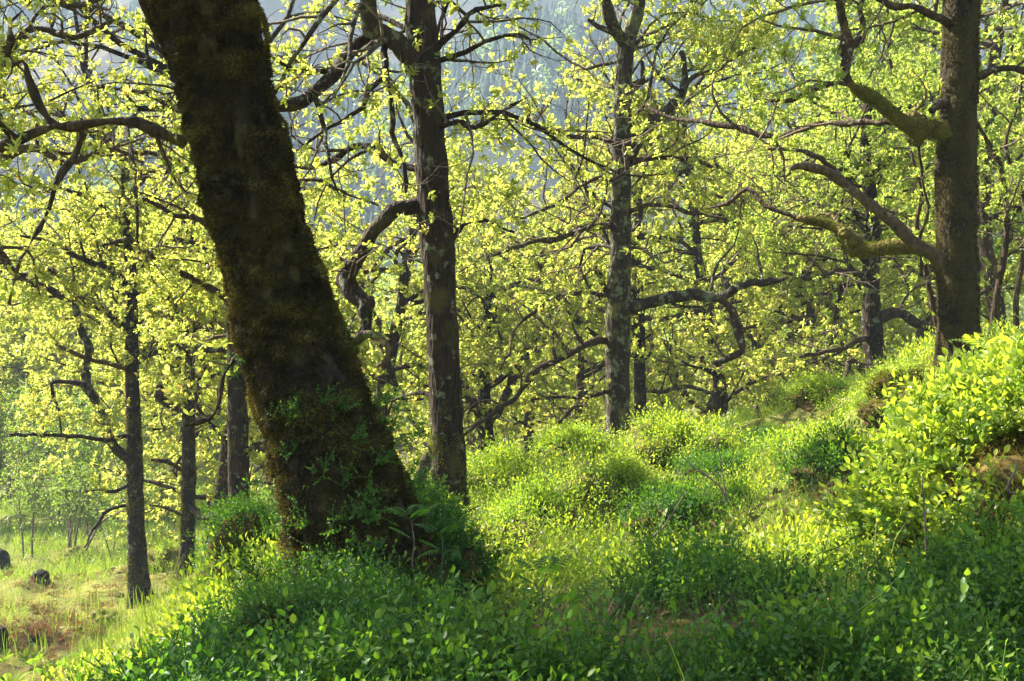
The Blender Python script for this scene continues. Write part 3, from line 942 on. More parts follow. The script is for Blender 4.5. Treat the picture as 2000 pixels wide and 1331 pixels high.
# ------------------------------------------------------------------ 4. right trunk
hero('oak_tree', 'thick upright oak at the right edge with green moss-coated limbs reaching left', 'oak trees on the slope', 13, 9.5,
     [(1870, 752, 52), (1872, 700, 46), (1873, 630, 42), (1871, 540, 41), (1869, 460, 40), (1868, 380, 40), (1871, 290, 39), (1875, 220, 36), (1877, 120, 35), (1879, 0, 34), (1882, -150, 32), (1890, -350, 28), (1880, -550, 22), (1880, -750, 16)],
     [([(1880, 282, 24), (1845, 256, 22), (1812, 252, 19), (1786, 258, 20), (1762, 240, 14), (1735, 220, 13), (1710, 202, 12), (1682, 182, 12), (1660, 160, 9)], 9.5, 9.3,
       {'per': .6, 'L': .7, 'mat': M_MOSSL, 'amp': .014, 'knobs': [(1787, 238, 22), (1790, 268, 18)], 'label': 'limb bulging with green moss'}),
      ([(1662, 164, 9), (1654, 140, 10), (1652, 100, 9), (1648, 60, 8), (1640, 20, 8), (1620, -20, 7), (1590, -80, 5)], 9.3, 9.2, {'per': 2, 'L': .9, 'knobs': [(1648, 98, 13)]}),
      ([(1654, 92, 8), (1680, 78, 9), (1688, 50, 7), (1680, 20, 6), (1690, -20, 5), (1720, -80, 4)], 9.3, 9.4, {'per': 2, 'L': .8}),
      ([(1668, 168, 6), (1640, 165, 5), (1600, 170, 5), (1570, 185, 5), (1535, 200, 4), (1500, 195, 3)], 9.3, 9.8, {'per': 3, 'L': .8}),
      ([(1760, 245, 5), (1700, 238, 6), (1640, 240, 6), (1590, 248, 6), (1550, 256, 6), (1490, 264, 6), (1430, 252, 6), (1370, 236, 5), (1310, 232, 4), (1260, 205, 3)], 9.5, 11.5, {'per': 2.6, 'L': 1.0}),
      ([(1885, 555, 20), (1850, 522, 18), (1822, 500, 14), (1790, 478, 12), (1745, 438, 11), (1690, 395, 10), (1640, 352, 10), (1600, 332, 10), (1570, 328, 8), (1546, 338, 6)], 9.5, 9.2,
       {'per': 0, 'mat': M_DEADW, 'amp': .010, 'label': 'bare dead limb snapped off at its hooked tip', 'sides': 16}),
      ([(1885, 535, 20), (1850, 508, 19), (1815, 492, 16), (1780, 486, 13), (1730, 486, 13), (1695, 486, 14), (1668, 478, 14), (1652, 455, 12), (1620, 440, 8), (1590, 430, 7), (1560, 428, 5)], 9.5, 9.9,
       {'per': .8, 'L': .5, 'mat': M_MOSSL, 'amp': .016, 'knobs': [(1668, 470, 15), (1650, 455, 13)], 'label': 'crooked limb thickly coated in olive moss'}),
      ([(1560, 428, 4), (1500, 400, 4), (1460, 372, 4), (1420, 400, 3), (1380, 410, 2)], 9.9, 10.4, {'per': 3, 'L': .9}),
      ([(1880, 185, 12), (1835, 200, 8), (1815, 215, 7)], 9.5, 9.4, {'per': 0}),
      ([(1878, 150, 10), (1935, 140, 8), (1975, 136, 7), (2020, 152, 6), (2080, 170, 4)], 9.5, 9.3, {'per': 2.4, 'L': .9}),
      ([(1800, 280, 4), (1803, 330, 4), (1808, 400, 4), (1800, 460, 3), (1806, 530, 3)], 9.8, 10, {'per': 2, 'L': .5, 'sides': 6}),
      ([(1862, 60, 8), (1800, 20, 7), (1740, 10, 5), (1680, -20, 4)], 9.5, 9, {'per': 3, 'L': 1.0}),
      ([(1885, -60, 10), (1830, -90, 9), (1760, -100, 7), (1680, -110, 6), (1580, -90, 4)], 9.5, 9.2, {'per': 3, 'L': 1.2}),
      ],
     [(P(1890, -350, 9.5), vec(60, 30), 3.0, .06, 2), (P(1885, -450, 9.5), vec(-20, 40), 2.6, .05, 2), (P(1880, -550, 9.5), vec(170, 40), 2.4, .05, 2), (P(1880, -700, 9.5), vec(80, 50), 2.4, .05, 2)],
     M_OAKG, M_BARKM, size=.056, per=9, sides=64, keep=.15, amp=.014, vshift=.1, auto=(14, 1.7, .6), moss=(34000, 0, 1, .018, M_MOSSY, -.6), thin=open_limbs)

for rt, bs, fq, fv in FUZZ:
    fb = Buf()
    fuzz(fb, fq + fv * .002, fv, .013, rr_, .4, 3, .2)
    fb.obj('moss', M_MOSSG, rt, bs)

hero('oak_tree', 'oak standing out of frame at left whose leafy branches fill the top left corner', 'oak trees on the slope', 61, 13.5,
     [(-190, 1200, 34), (-180, 1000, 30), (-170, 800, 28), (-180, 600, 26), (-170, 400, 24), (-150, 200, 22), (-160, 0, 19), (-150, -200, 15), (-160, -400, 11)],
     [([(-170, 350, 13), (-90, 300, 11), (-20, 320, 9), (60, 290, 8), (130, 320, 6), (210, 290, 5), (280, 320, 3)], 13.5, 13, {'per': 3.2, 'L': 1.1}),
      ([(-160, 180, 13), (-80, 120, 11), (0, 110, 9), (70, 60, 7), (150, 70, 6), (230, 30, 4)], 13.5, 13.5, {'per': 3.4, 'L': 1.1}),
      ([(-160, 60, 11), (-60, 0, 9), (40, -20, 8), (140, 10, 6), (240, -30, 5)], 13.5, 13, {'per': 3.2, 'L': 1.2}),
      ([(-175, 520, 13), (-90, 470, 11), (-10, 490, 9), (40, 540, 8), (90, 530, 6), (150, 560, 4)], 13.5, 14, {'per': 3.2, 'L': 1.0})],
     [(P(-160, -200, 13.5), vec(80, 20), 3.0, .05, 2)], M_OAK, M_BARK, size=.060, per=10, sides=40, keep=.35, auto=(20, 2.4, .5), thin=open_limbs)

# ------------------------------------------------------------------ 5. farther named trunks
hero('oak_tree', 'thin dark oak standing close behind the lichen-crusted trunk', 'oak trees on the slope', 17, 24.0,
     [(1252, 850, 15), (1250, 740, 12), (1248, 640, 12), (1246, 560, 12), (1240, 480, 11), (1246, 400, 9), (1252, 330, 8)],
     [([(1250, 620, 6), (1290, 625, 5), (1340, 612, 5), (1400, 600, 4), (1450, 590, 3)], 24, 23, {'per': 1.6, 'L': 1.2}),
      ([(1250, 760, 5), (1290, 768, 4), (1340, 756, 4), (1400, 770, 3)], 24, 23, {'per': 1.6, 'L': 1.2}),
      ([(1250, 700, 5), (1210, 690, 4), (1160, 720, 4), (1100, 740, 3)], 24, 24, {'per': 1.6, 'L': 1.2}),
      ([(1244, 480, 8), (1220, 420, 6), (1180, 370, 5), (1130, 330, 4)], 24, 25, {'per': 1.8, 'L': 1.5}),
      ([(1250, 420, 8), (1290, 360, 6), (1350, 330, 5), (1420, 320, 4)], 24, 25, {'per': 1.8, 'L': 1.5})],
     [(P(1252, 340, 24), vec(20, 60), 3, .06, 2)],
     M_OAK, size=.085, per=8, sides=24, keep=.4, spr=.08, thin=gap, auto=(16, 2.8, .3))
hero('oak_tree', 'dark oak behind and left of the thick right-hand trunk, half hidden by leaves', 'oak trees on the slope', 19, 18.0,
     [(1716, 790, 16), (1712, 720, 18), (1706, 660, 21), (1702, 600, 18), (1703, 520, 17), (1706, 440, 15), (1700, 380, 13), (1690, 300, 11), (1695, 200, 9)],
     [([(1712, 625, 13), (1735, 612, 11), (1765, 618, 9), (1800, 636, 8), (1840, 640, 6)], 18, 18, {'per': 1.5, 'L': 1.0}),
      ([(1700, 655, 7), (1675, 665, 6), (1650, 680, 5), (1590, 690, 4), (1560, 700, 3)], 18, 17, {'per': 2, 'L': .9}),
      ([(1695, 735, 7), (1660, 705, 6), (1652, 740, 6), (1640, 770, 4)], 18, 17.6, {'per': 1, 'L': .8}),
      ([(1705, 540, 6), (1640, 530, 5), (1580, 545, 5), (1530, 530, 3)], 18, 17, {'per': 2, 'L': 1.1}),
      ([(1700, 400, 7), (1640, 340, 6), (1580, 300, 5), (1500, 290, 3)], 18, 17, {'per': 2, 'L': 1.3}),
      ([(1698, 340, 7), (1750, 300, 6), (1800, 240, 5), (1850, 200, 3)], 18, 17.5, {'per': 2, 'L': 1.3})],
     [(P(1695, 220, 18), vec(-30, 50), 3.4, .06, 2), (P(1695, 260, 18), vec(120, 40), 3.0, .06, 2)],
     M_OAKG, M_BARK, size=.072, per=8, sides=32, keep=.3, spr=.07, auto=(18, 2.4, .3))
hero('oak_tree', 'lower left oak with a flared foot and a long crooked limb sweeping left', 'oak trees on the slope', 23, 21.0,
     [(276, 1186, 32), (270, 1140, 23), (266, 1050, 18), (263, 950, 17), (261, 850, 16), (258, 750, 14), (257, 650, 14), (256, 570, 12), (252, 480, 10), (240, 400, 9), (245, 320, 7)],
     [([(258, 900, 10), (232, 882, 10), (213, 855, 10), (200, 815, 9), (182, 778, 9), (166, 748, 9), (170, 710, 8), (176, 675, 8), (158, 640, 7), (146, 590, 7), (145, 540, 5)], 21, 20, {'per': 1.2, 'L': 1.0, 'mat': M_BARKL}),
      ([(166, 750, 7), (130, 744, 5), (105, 748, 4), (108, 790, 4), (128, 820, 3)], 20.4, 20, {'per': 1.6, 'L': .8}),
      ([(256, 648, 9), (230, 628, 9), (205, 605, 8), (170, 588, 8), (130, 582, 7), (90, 562, 7), (50, 548, 6), (20, 520, 5), (0, 480, 4)], 21, 20, {'per': 1.6, 'L': 1.2}),
      ([(256, 722, 5), (225, 712, 5), (190, 706, 5), (150, 692, 4), (110, 672, 3)], 21, 20, {'per': 1.4, 'L': .9, 'mat': M_DEADW}),
      ([(258, 696, 7), (300, 688, 7), (345, 680, 7), (390, 684, 7), (440, 682, 5), (490, 660, 3)], 21, 21.5, {'per': 1.4, 'L': 1.2, 'mat': M_BARKL}),
      ([(258, 650, 6), (300, 648, 5), (345, 655, 4), (400, 640, 3)], 21, 21.5, {'per': 1.8, 'L': 1.0}),
      ([(260, 940, 4), (225, 960, 3.5), (190, 955, 2.5), (165, 960, 2)], 21, 20, {'per': .8, 'L': .6}),
      ([(260, 985, 3.5), (210, 1000, 3.5), (185, 1030, 3), (168, 1070, 2)], 21, 20.4, {'per': 0, 'L': .6}),
      ([(252, 560, 7), (200, 520, 6), (150, 500, 5), (90, 470, 4), (40, 460, 3)], 21, 19.5, {'per': 2.2, 'L': 1.4}),
      ([(252, 520, 7), (300, 480, 6), (360, 470, 5), (430, 500, 4)], 21, 20, {'per': 2.2, 'L': 1.4}),
      ([(246, 440, 7), (180, 390, 5), (120, 370, 4), (60, 380, 3)], 21, 20, {'per': 2.4, 'L': 1.4}),
      ([(244, 400, 6), (290, 340, 5), (340, 320, 4), (380, 280, 3)], 21, 20, {'per': 2.4, 'L': 1.4}),
      ([(262, 848, 5), (205, 860, 4), (120, 850, 4), (60, 848, 4), (20, 850, 3)], 21, 18.5, {'per': 1.4, 'L': .7})],
     [(P(244, 320, 21), vec(-70, 55), 4.4, .06, 2), (P(244, 320, 21), vec(60, 60), 4.4, .06, 2), (P(244, 330, 21), vec(-95, 35), 4.2, .06, 2), (P(244, 320, 21), vec(-40, 50), 3.4, .06, 2), (P(244, 350, 21), vec(90, 40), 3.0, .06, 2), (P(244, 320, 21), vec(-120, 30), 3.0, .06, 2)],
     M_OAK, M_BARK, M_BARK, size=.074, per=8, sides=40, keep=.3, spr=.07, vshift=.05, flute=.2, auto=(22, 2.8, .55), thin=gap, moss=(6000, 0, .5, .035, M_MOSSG, -.2))
hero('oak_tree', 'reddish slender oak just right of the flared-foot oak in the lower left', 'oak trees on the slope', 29, 23.0,
     [(355, 1152, 30), (362, 1110, 19), (366, 1050, 15), (367, 950, 15), (368, 850, 13), (370, 760, 11), (370, 680, 10), (374, 610, 9), (378, 540, 8), (370, 470, 7)],
     [([(368, 990, 9), (385, 1000, 8), (405, 1020, 7), (420, 1035, 5)], 23, 22.5, {'per': 0}),
      ([(368, 800, 8), (385, 760, 8), (400, 720, 8), (430, 700, 7), (460, 680, 5)], 23, 23, {'per': 1.5, 'L': 1.0}),
      ([(368, 805, 8), (330, 790, 9), (310, 770, 9), (330, 730, 7), (350, 700, 6)], 23, 22.6, {'per': 1.2, 'L': .8, 'mat': M_BARKL}),
      ([(372, 700, 7), (395, 670, 7), (412, 640, 6), (415, 600, 5)], 23, 23, {'per': 1.4, 'L': .8, 'mat': M_BARKL}),
      ([(366, 920, 4), (330, 905, 4), (295, 900, 3)], 23, 22.6, {'per': 1.4, 'L': .8}),
      ([(366, 1010, 3), (340, 1000, 3), (310, 990, 3), (290, 985, 2)], 23, 22.6, {'per': .8, 'L': .5}),
      ([(374, 600, 6), (330, 560, 5), (300, 520, 4), (270, 510, 3)], 23, 22, {'per': 2, 'L': 1.3}),
      ([(374, 560, 6), (420, 520, 5), (460, 480, 4)], 23, 23, {'per': 2, 'L': 1.3})],
     [(P(370, 480, 23), vec(-20, 55), 3.4, .06, 2), (P(370, 480, 23), vec(120, 40), 3.0, .06, 2), (P(370, 480, 23), vec(-110, 30), 3.0, .06, 2)],
     M_OAK, M_BARK, size=.078, per=8, sides=32, keep=.35, spr=.08, vshift=.05, flute=.25, auto=(20, 2.8, .55), thin=gap, moss=(5000, 0, .4, .035, M_MOSSG, -.1))
hero('oak_tree', 'straight brown oak partly hidden behind the left side of the leaning trunk', 'oak trees on the slope', 31, 16.0,
     [(467, 1100, 26), (466, 1000, 23), (465, 900, 22), (463, 800, 21), (461, 710, 19), (458, 640, 17), (452, 560, 15), (440, 480, 13), (425, 380, 11), (420, 280, 9), (410, 180, 8)],
     [([(464, 700, 8), (500, 680, 7), (560, 690, 6), (620, 660, 5), (680, 680, 4)], 16, 17, {'per': 1.8, 'L': 1.2}),
      ([(455, 590, 8), (400, 560, 7), (350, 530, 6), (300, 500, 6), (250, 470, 5), (200, 480, 3)], 16, 14.6, {'per': 2.2, 'L': 1.1}),
      ([(466, 900, 5), (500, 870, 4), (545, 850, 3)], 16, 16, {'per': 2, 'L': .8}),
      ([(464, 960, 4), (510, 940, 4), (550, 950, 3)], 16, 16, {'per': 2, 'L': .8}),
      ([(440, 480, 7), (390, 430, 6), (340, 420, 5), (280, 390, 4)], 16, 14.8, {'per': 2.4, 'L': 1.2}),
      ([(425, 380, 6), (360, 330, 5), (300, 300, 4), (240, 300, 3)], 16, 15, {'per': 2.6, 'L': 1.2}),
      ([(440, 450, 6), (520, 380, 5), (600, 350, 4), (680, 380, 3), (740, 400, 2)], 16, 16.5, {'per': 2.2, 'L': 1.4}),
      ([(420, 280, 6), (350, 220, 5), (280, 180, 4), (200, 170, 3)], 16, 15, {'per': 2.4, 'L': 1.4})],
     [(P(412, 190, 16), vec(-85, 20), 3.6, .05, 2), (P(412, 190, 16), vec(85, 20), 3.6, .05, 2), (P(415, 230, 16), vec(-100, 5), 3.4, .05, 2), (P(412, 190, 16), vec(-60, 45), 3.2, .06, 2), (P(412, 190, 16), vec(60, 45), 3.2, .06, 2), (P(412, 190, 16), vec(-150, 45), 3.0, .06, 2)],
     M_OAK, M_BARK, size=.068, per=8, sides=40, keep=.4, thin=gap, auto=(24, 2.4, .5))
hero('oak_tree', 'forking dark oak low between the second trunk and the lichen-crusted trunk', 'oak trees on the slope', 37, 26.0,
     [(958, 930, 20), (950, 850, 15), (945, 760, 13), (945, 690, 11), (950, 620, 9), (958, 560, 7)],
     [([(950, 860, 12), (930, 800, 11), (905, 750, 10), (880, 700, 8), (860, 640, 6)], 26, 25.5, {'per': 1.5, 'L': 1.5}),
      ([(950, 840, 9), (985, 780, 9), (1010, 720, 9), (1040, 690, 7), (1065, 680, 4)], 26, 26, {'per': 1.2, 'L': 1.3}),
      ([(952, 760, 6), (1000, 720, 6), (1060, 640, 5), (1090, 560, 5), (1060, 500, 4), (1030, 470, 3)], 26, 26, {'per': 1.6, 'L': 1.5}),
      ([(1165, 660, 5), (1130, 625, 7), (1098, 585, 7), (1070, 545, 6), (1040, 500, 4)], 25, 25, {'per': 1.2, 'L': 1.4})],
     [(P(955, 580, 26), vec(-20, 45), 3.6, .07, 2), (P(955, 580, 26), vec(90, 45), 3.6, .07, 2)],
     M_OAK, size=.09, per=8, sides=24, keep=.45, spr=.09, auto=(14, 2.8, .4))

def slim(name, label, spec, D, seed, L=.5, per=3, size=.05, m=None, bark=None, group='slim saplings and stems', keep=.35, top=None):
    return hero(name, label, group, seed, D, spec, [], top or [], m or M_OAKG, bark or M_LIMB, size=size, per=per, sides=10, amp=.003, keep=keep,
                extra=(lambda t: t.along(*trace(spec, D, None, .1), 3.0, L, 0, 1, tmin=.3),), cat='young tree', flute=0)


slim('young_oak', 'wavy thin stem right of the thick right-hand trunk', [(1925, 700, 7), (1938, 640, 7), (1950, 560, 7), (1964, 480, 7), (1966, 400, 6), (1952, 320, 5), (1925, 270, 4), (1905, 235, 3)], 11, 41, .8, 5, .055)
slim('young_oak', 'leaning thin stem crossing the top right corner', [(1990, 690, 6), (1984, 600, 6), (1995, 520, 5), (2010, 420, 5), (1965, 290, 4), (1990, 200, 3), (2000, 120, 2)], 12, 42, .8, 5, .055)
slim('young_oak', 'thin dark stem hugging the left side of the thick right-hand trunk', [(1842, 730, 7), (1834, 660, 6), (1820, 590, 6), (1806, 520, 6), (1790, 440, 5), (1800, 380, 4), (1780, 300, 3)], 11, 43, .7, 5, .055)

# ------------------------------------------------------------------ background oaks: three grown once, then copied
def make_oak(name, label, group, seed, H=12.0, leafmat=None, leaf=.15, per=5, lean=0.0):
    t = Tree(seed, kink=.5)
    rng = t.rng
    root = empty(name, (0, 0, 0), label, 'oak tree', group)
    pts = t.path(np.array([0, 0, -.3]), np.array([lean, 0, 1.0]), H * .62, H * .05, .16, .12)
    rad = .17 * (1 - np.linspace(0, 1, len(pts)) * .6)
    rad[0] *= 1.5
    b = Buf()
    tube(b, pts, rad, 12, amp=.02, nsc=4)
    t.wood = b
    n = len(pts)
    for i in range(3, n):
        t_ = i / n
        for q in range(2 if t_ > .4 else 1):
            az = rng.uniform(0, 2 * math.pi)
            d = np.array([math.cos(az), math.sin(az), rng.uniform(.05, .7)])
            t.grow(pts[i], d, H * rng.uniform(.22, .36) * (1.15 - .5 * t_), .065 * (1.1 - .5 * t_), 0, 2)
    t.grow(pts[-1], np.array([.1, 0, 1.0]), H * .25, .07, 0, 2)
    b.obj('trunk', M_LIMB, root)
    p, d = t.clusters()
    lf = Buf()
    k = rng.random(len(p)) < .97
    t.foliage(lf, OAK4 if leaf < .12 else LEAF2, leaf, per, .10, (p[k], d[k]))
    lf.obj('crown', leafmat or M_OAK, root)
    return root


def copy_tree(root, loc, rz, sc, label, group=None):
    r = root.copy(); COL.objects.link(r)
    r.location = loc; r.rotation_euler = (0, 0, rz); r.scale = (sc, sc, sc)
    r['label'] = label
    if group: r['group'] = group
    for ch in root.children:
        c = ch.copy(); COL.objects.link(c); c.parent = r
        c.name = ch.name.split('.')[0]
    return r


G_SLOPE = 'oak trees on the slope'
G_VAL = 'oaks in the valley woodland'
pA = make_oak('oak_tree', 'x', G_SLOPE, 101, 12, M_OAK, .088, 12)
pB = make_oak('oak_tree', 'x', G_SLOPE, 102, 12, M_OAK, .088, 12, .2)
pC = make_oak('oak_tree', 'x', G_SLOPE, 103, 12, M_OAKG, .088, 12)
pD = make_oak('oak_tree', 'x', G_VAL, 104, 12, M_OAKG, .15, 8)
pE = make_oak('oak_tree', 'x', G_VAL, 105, 12, M_OAK, .15, 8, .15)
protos = [pA, pB, pC, pD, pE]
used = set()
br = np.random.default_rng(77)


def place_oak(proto, px, D, sc, label, group, rz=None):
    x = (px - CX) / F * D
    z = gz(x, D)[0] - .1
    rz = br.uniform(0, 6.28) if rz is None else rz
    if proto.name not in used:
        used.add(proto.name)
        proto.location = (x, D, z); proto.rotation_euler = (0, 0, rz); proto.scale = (sc,) * 3
        proto['label'] = label; proto['group'] = group
        return proto
    return copy_tree(proto, (x, D, z), rz, sc, label, group)


MID = [(-60, 44, 1.2, 0, 'sunlit oak cut off by the left edge of the picture'),
       (60, 50, 1.35, 4, 'airy yellow-leaved oak behind the long crooked limb at far left'),
       (405, 26, 1.05, 0, 'dark-stemmed oak in the gap between the two left-hand oaks and the leaning trunk'),
       (310, 46, 1.4, 4, 'yellow-green oak rising behind the pair of slender left-hand oaks'),
       (560, 30, 1.25, 1, 'bright oak hidden directly behind the leaning mossy trunk'),
       (740, 24, 1.12, 0, 'twiggy oak seen in the gap between the leaning trunk and the second trunk'),
       (800, 36, 1.3, 1, 'farther oak glowing just left of the second trunk'),
       (1010, 34, .95, 0, 'low spreading oak right of the second trunk, below the view of the hillside'),
       (1105, 28, .75, 2, 'small oak left of the lichen-crusted trunk with bare lower twigs'),
       (1330, 30, 1.1, 1, 'oak in full young leaf right behind the lichen-crusted trunk'),
       (1420, 24, 1.0, 0, 'oak with a dark bent limb in the leafy gap right of the lichen-crusted trunk'),
       (1530, 33, 1.25, 2, 'greener oak below the broken dead limb'),
       (1620, 27, 1.1, 1, 'oak behind the mossy limb, left of the half-hidden dark trunk'),
       (1785, 24, 1.0, 2, 'dark oak stem glimpsed between the half-hidden trunk and the thick right-hand trunk'),
       (1960, 22, 1.0, 2, 'fresh green oak filling the gap right of the thick right-hand trunk'),
       (2110, 26, 1.2, 0, 'oak cut off by the right edge of the picture'),
       (1480, 44, 1.3, 3, 'pale oak far down the slope under the dead limb'),
       (1230, 42, 1.05, 4, 'distant pale oak directly behind the lichen-crusted trunk'),
       (900, 46, 1.2, 4, 'distant oak directly behind the second trunk'),
       (180, 46, 1.2, 4, 'distant oak above the birch saplings at left'),
       (1700, 40, 1.3, 3, 'distant green oak behind the half-hidden dark trunk'),
       (1900, 36, 1.3, 3, 'distant green oak directly behind the thick right-hand trunk')]
for px, D, sc, k, lab in MID:
    place_oak(protos[k], px, D, sc, lab, G_SLOPE if D < 35 else G_VAL)
for q in range(64):
    D = 52 * (1 + .028 * q) if q < 34 else br.uniform(75, 150)
    px = -250 + (q * 617.3) % 2500 + br.uniform(-60, 60)
    if px < 420 and D < 60: D += 25
    place_oak(protos[3 + q % 2], px, D, br.uniform(.8, 1.15), 'small pale oak among the valley woodland beyond the slope', G_VAL)

# ------------------------------------------------------------------ birch saplings on the meadow, lower left
def make_birch(seed, H, stems):
    t = Tree(seed, kink=.18)
    rng = t.rng
    root = empty('birch_sapling', (0, 0, 0), 'x', 'birch sapling', 'birch saplings on the meadow')
    b = Buf(); t.wood = b
    for s in range(stems):
        az = rng.uniform(0, 6.28)
        pts = t.path(np.array([rng.normal(0, .08), rng.normal(0, .08), -.1]), np.array([math.cos(az) * .16, math.sin(az) * .16, 1]), H * rng.uniform(.75, 1), H * .07, .07, .05)
        rad = np.linspace(.035, .008, len(pts)) * (H / 5)
        tube(b, pts, rad, 6)
        for i in range(3, len(pts)):
            for q in range(3):
                az2 = rng.uniform(0, 6.28)
                t.grow(pts[i], np.array([math.cos(az2), math.sin(az2), 1.3]), H * .17, .008, 1, 2, up=.05)
    b.obj('trunk', M_TWIG, root)
    lf = Buf()
    p, d = t.clusters()
    k = rng.random(len(p)) < .6
    t.foliage(lf, LEAF2, .085, 4, .12, (p[k], d[k]))
    lf.obj('crown', M_BIRCH, root)
    return root


birches = [make_birch(201, 5.0, 4), make_birch(202, 5.0, 2), make_birch(203, 4.2, 3)]
bused = set()
for px, D, sc, k, lab in [(122, 35, 1.05, 0, 'many-stemmed birch sapling standing clear on the meadow at left'),
                          (36, 33, .95, 1, 'slim birch sapling nearest the left edge'),
                          (160, 38, .9, 2, 'bushy birch sapling just right of the many-stemmed one'),
                          (205, 30, .55, 1, 'tiny birch sapling in the grass left of the flared oak foot'),
                          (92, 44, 1.1, 1, 'birch sapling behind the many-stemmed one'),
                          (230, 42, 1.1, 2, 'birch sapling hidden partly by the flared-foot oak'),
                          (310, 40, 1.0, 1, 'birch sapling seen between the two slender left-hand oaks'),
                          (-30, 42, 1.1, 2, 'birch sapling cut off by the left edge'),
                          (10, 50, 1.2, 0, 'farther pale birch at far left'),
                          (270, 52, 1.2, 0, 'farther pale birch behind the flared-foot oak'),
                          (420, 44, 1.0, 2, 'birch sapling beside the slender reddish oak'),
                          (60, 60, 1.4, 2, 'distant birch above the meadow at left'),
                          (170, 62, 1.4, 0, 'distant birch above the many-stemmed sapling')]:
    x = (px - CX) / F * D
    if k not in bused:
        bused.add(k)
        o = birches[k]; o['label'] = lab
        o.location = (x, D, gz(x, D)[0]); o.scale = (sc,) * 3
    else:
        copy_tree(birches[k], (x, D, gz(x, D)[0]), br.uniform(0, 6), sc, lab)

# ------------------------------------------------------------------ the far hillside's conifer wood and the wood at its foot
def far_wood():
    rng = np.random.default_rng(31)
    n = 26000
    D = rng.uniform(120, 600, n)
    X = rng.uniform(-.62, .62, n) * D
    p = np.stack([X, D, X * 0], 1)
    m = fbm(p, 1 / 60.0, 4, 44)
    k = m > np.interp(D, [120, 190, 350, 600], [-.9, -.25, .1, .3])
    p = p[k]; p[:, 2] = gz(p[:, 0], p[:, 1])
    N = len(p)
    leafy = (rng.random(N) < .035) | (p[:, 1] < 170)
    V = []; T = []; o = 0
    for tier, (z0, z1, r) in enumerate([(.05, .5, .26), (.3, .8, .19), (.55, 1.0, .12)]):
        s = 7
        th = np.linspace(0, 2 * np.pi, s, endpoint=False) + tier
        rr = r * (1 + .3 * np.sin(th * 3 + tier))
        V += [[a * math.cos(t), a * math.sin(t), z0] for a, t in zip(rr, th)] + [[0, 0, z1]]
        T += [[o + i, o + (i + 1) % s, o + s] for i in range(s)]
        o += s + 1
    V = np.array(V); T = np.array(T)
    b = Buf()
    q = p[~leafy]
    h = rng.uniform(3, 6.5, len(q))
    M = np.eye(3)[None] * h[:, None, None]
    c, s = np.cos(h * 9), np.sin(h * 9)
    Rz = np.zeros((len(q), 3, 3)); Rz[:, 0, 0] = c; Rz[:, 0, 1] = -s; Rz[:, 1, 0] = s; Rz[:, 1, 1] = c; Rz[:, 2, 2] = 1
    inst(b, V, T, q, Rz * h[:, None, None], rng.uniform(0, .6, len(q)))
    tag(b.obj('conifer_wood', M_CONI), 'dark conifers scattered over the hazy blue hillside', 'conifers', kind='stuff')
    b = Buf()
    q = p[leafy]
    h = rng.uniform(4, 8, len(q))
    per = 60
    d = norm(rng.normal(0, 1, (len(q) * per, 3)))
    pos = np.repeat(q, per, 0) + d * np.repeat(h, per)[:, None] * np.array([.42, .42, .5]) * (rng.random((len(d), 1)) ** .5)
    pos[:, 2] += np.repeat(h, per) * .55
    inst(b, LEAF2[0], LEAF2[1], pos, frames(norm(rng.normal(0, 1, d.shape)), norm(d + np.array([0, 0, .3])), np.repeat(h, per) * rng.uniform(.12, .26, len(d))), rng.uniform(.1, .9, len(d)))
    tag(b.obj('far_wood', M_BIRCH), 'pale green far-off wood at the foot of the hillside', 'wood', kind='stuff')


far_wood()

# ------------------------------------------------------------------ bilberry
def bil_proto(rng, nleaf, leaf, H=.28, lsize=.026, wood=True):
    b = Buf()
    n = 7
    d = np.array([rng.normal(0, .25), rng.normal(0, .25), 1.0])
    pts = [np.zeros(3)]
    for i in range(n):
        d = norm(d + rng.normal(0, .14, 3) + np.array([0, 0, .05]))
        pts.append(pts[-1] + d * H / n)
    paths = [(np.array(pts), .3)]
    for i in (1, 2, 3, 4, 5):
        if rng.random() < .9:
            az = rng.uniform(0, 6.28)
            dd = norm(np.array([math.cos(az), math.sin(az), .75]))
            q = [pts[i]]
            for k in range(4):
                dd = norm(dd + rng.normal(0, .12, 3) + np.array([0, 0, .12]))
                q.append(q[-1] + dd * H * .13)
            paths.append((np.array(q), .0))
    tot = sum(len(p) for p, _ in paths)
    for p, t0 in paths:
        if wood:
            tube(b, p, np.linspace(.0022, .0009, len(p)), 3, var=.02, cap=False)
        m = max(3, int(nleaf * len(p) / tot))
        f = np.linspace(t0, 1, m)
        c = cr(p, H / 60)
        ii = np.clip((f * (len(c) - 1)).astype(int), 0, len(c) - 1)
        tg = norm(np.gradient(c, axis=0))[ii]
        side = np.where(np.arange(m) % 2 == 0, 1, -1)[:, None]
        ax = norm(rng.normal(0, 1, 3))
        ld = norm(np.cross(tg, ax) * side + tg * .42 + rng.normal(0, .3, (m, 3)))
        ld[-1] = tg[-1]
        up = norm(tg + rng.normal(0, .45, (m, 3)) + np.array([0, 0, .25]))
        sz = lsize * rng.uniform(.6, 1.15, m)
        inst(b, leaf[0], leaf[1], c[ii], frames(ld, up, sz), rng.normal(0, .1, m) - .08 + f * f * .34)
    V = np.concatenate(b.v); T = np.concatenate(b.t); a = np.concatenate(b.a)
    return V, T, a


pr_ = np.random.default_rng(91)
BIL_N = [bil_proto(pr_, 60, LEAF6, .19 + .006 * q, .0170 + .0010 * (q % 6)) for q in range(14)]
BIL_B = [bil_proto(pr_, 34, LEAFN, .17, .024 + .0015 * (q % 5)) for q in range(10)]
BIL_M = [bil_proto(pr_, 24, OAK4, .24, .034, False) for _ in range(10)]
BIL_F = [bil_proto(pr_, 15, LEAF2, .24, .044, False) for _ in range(8)]


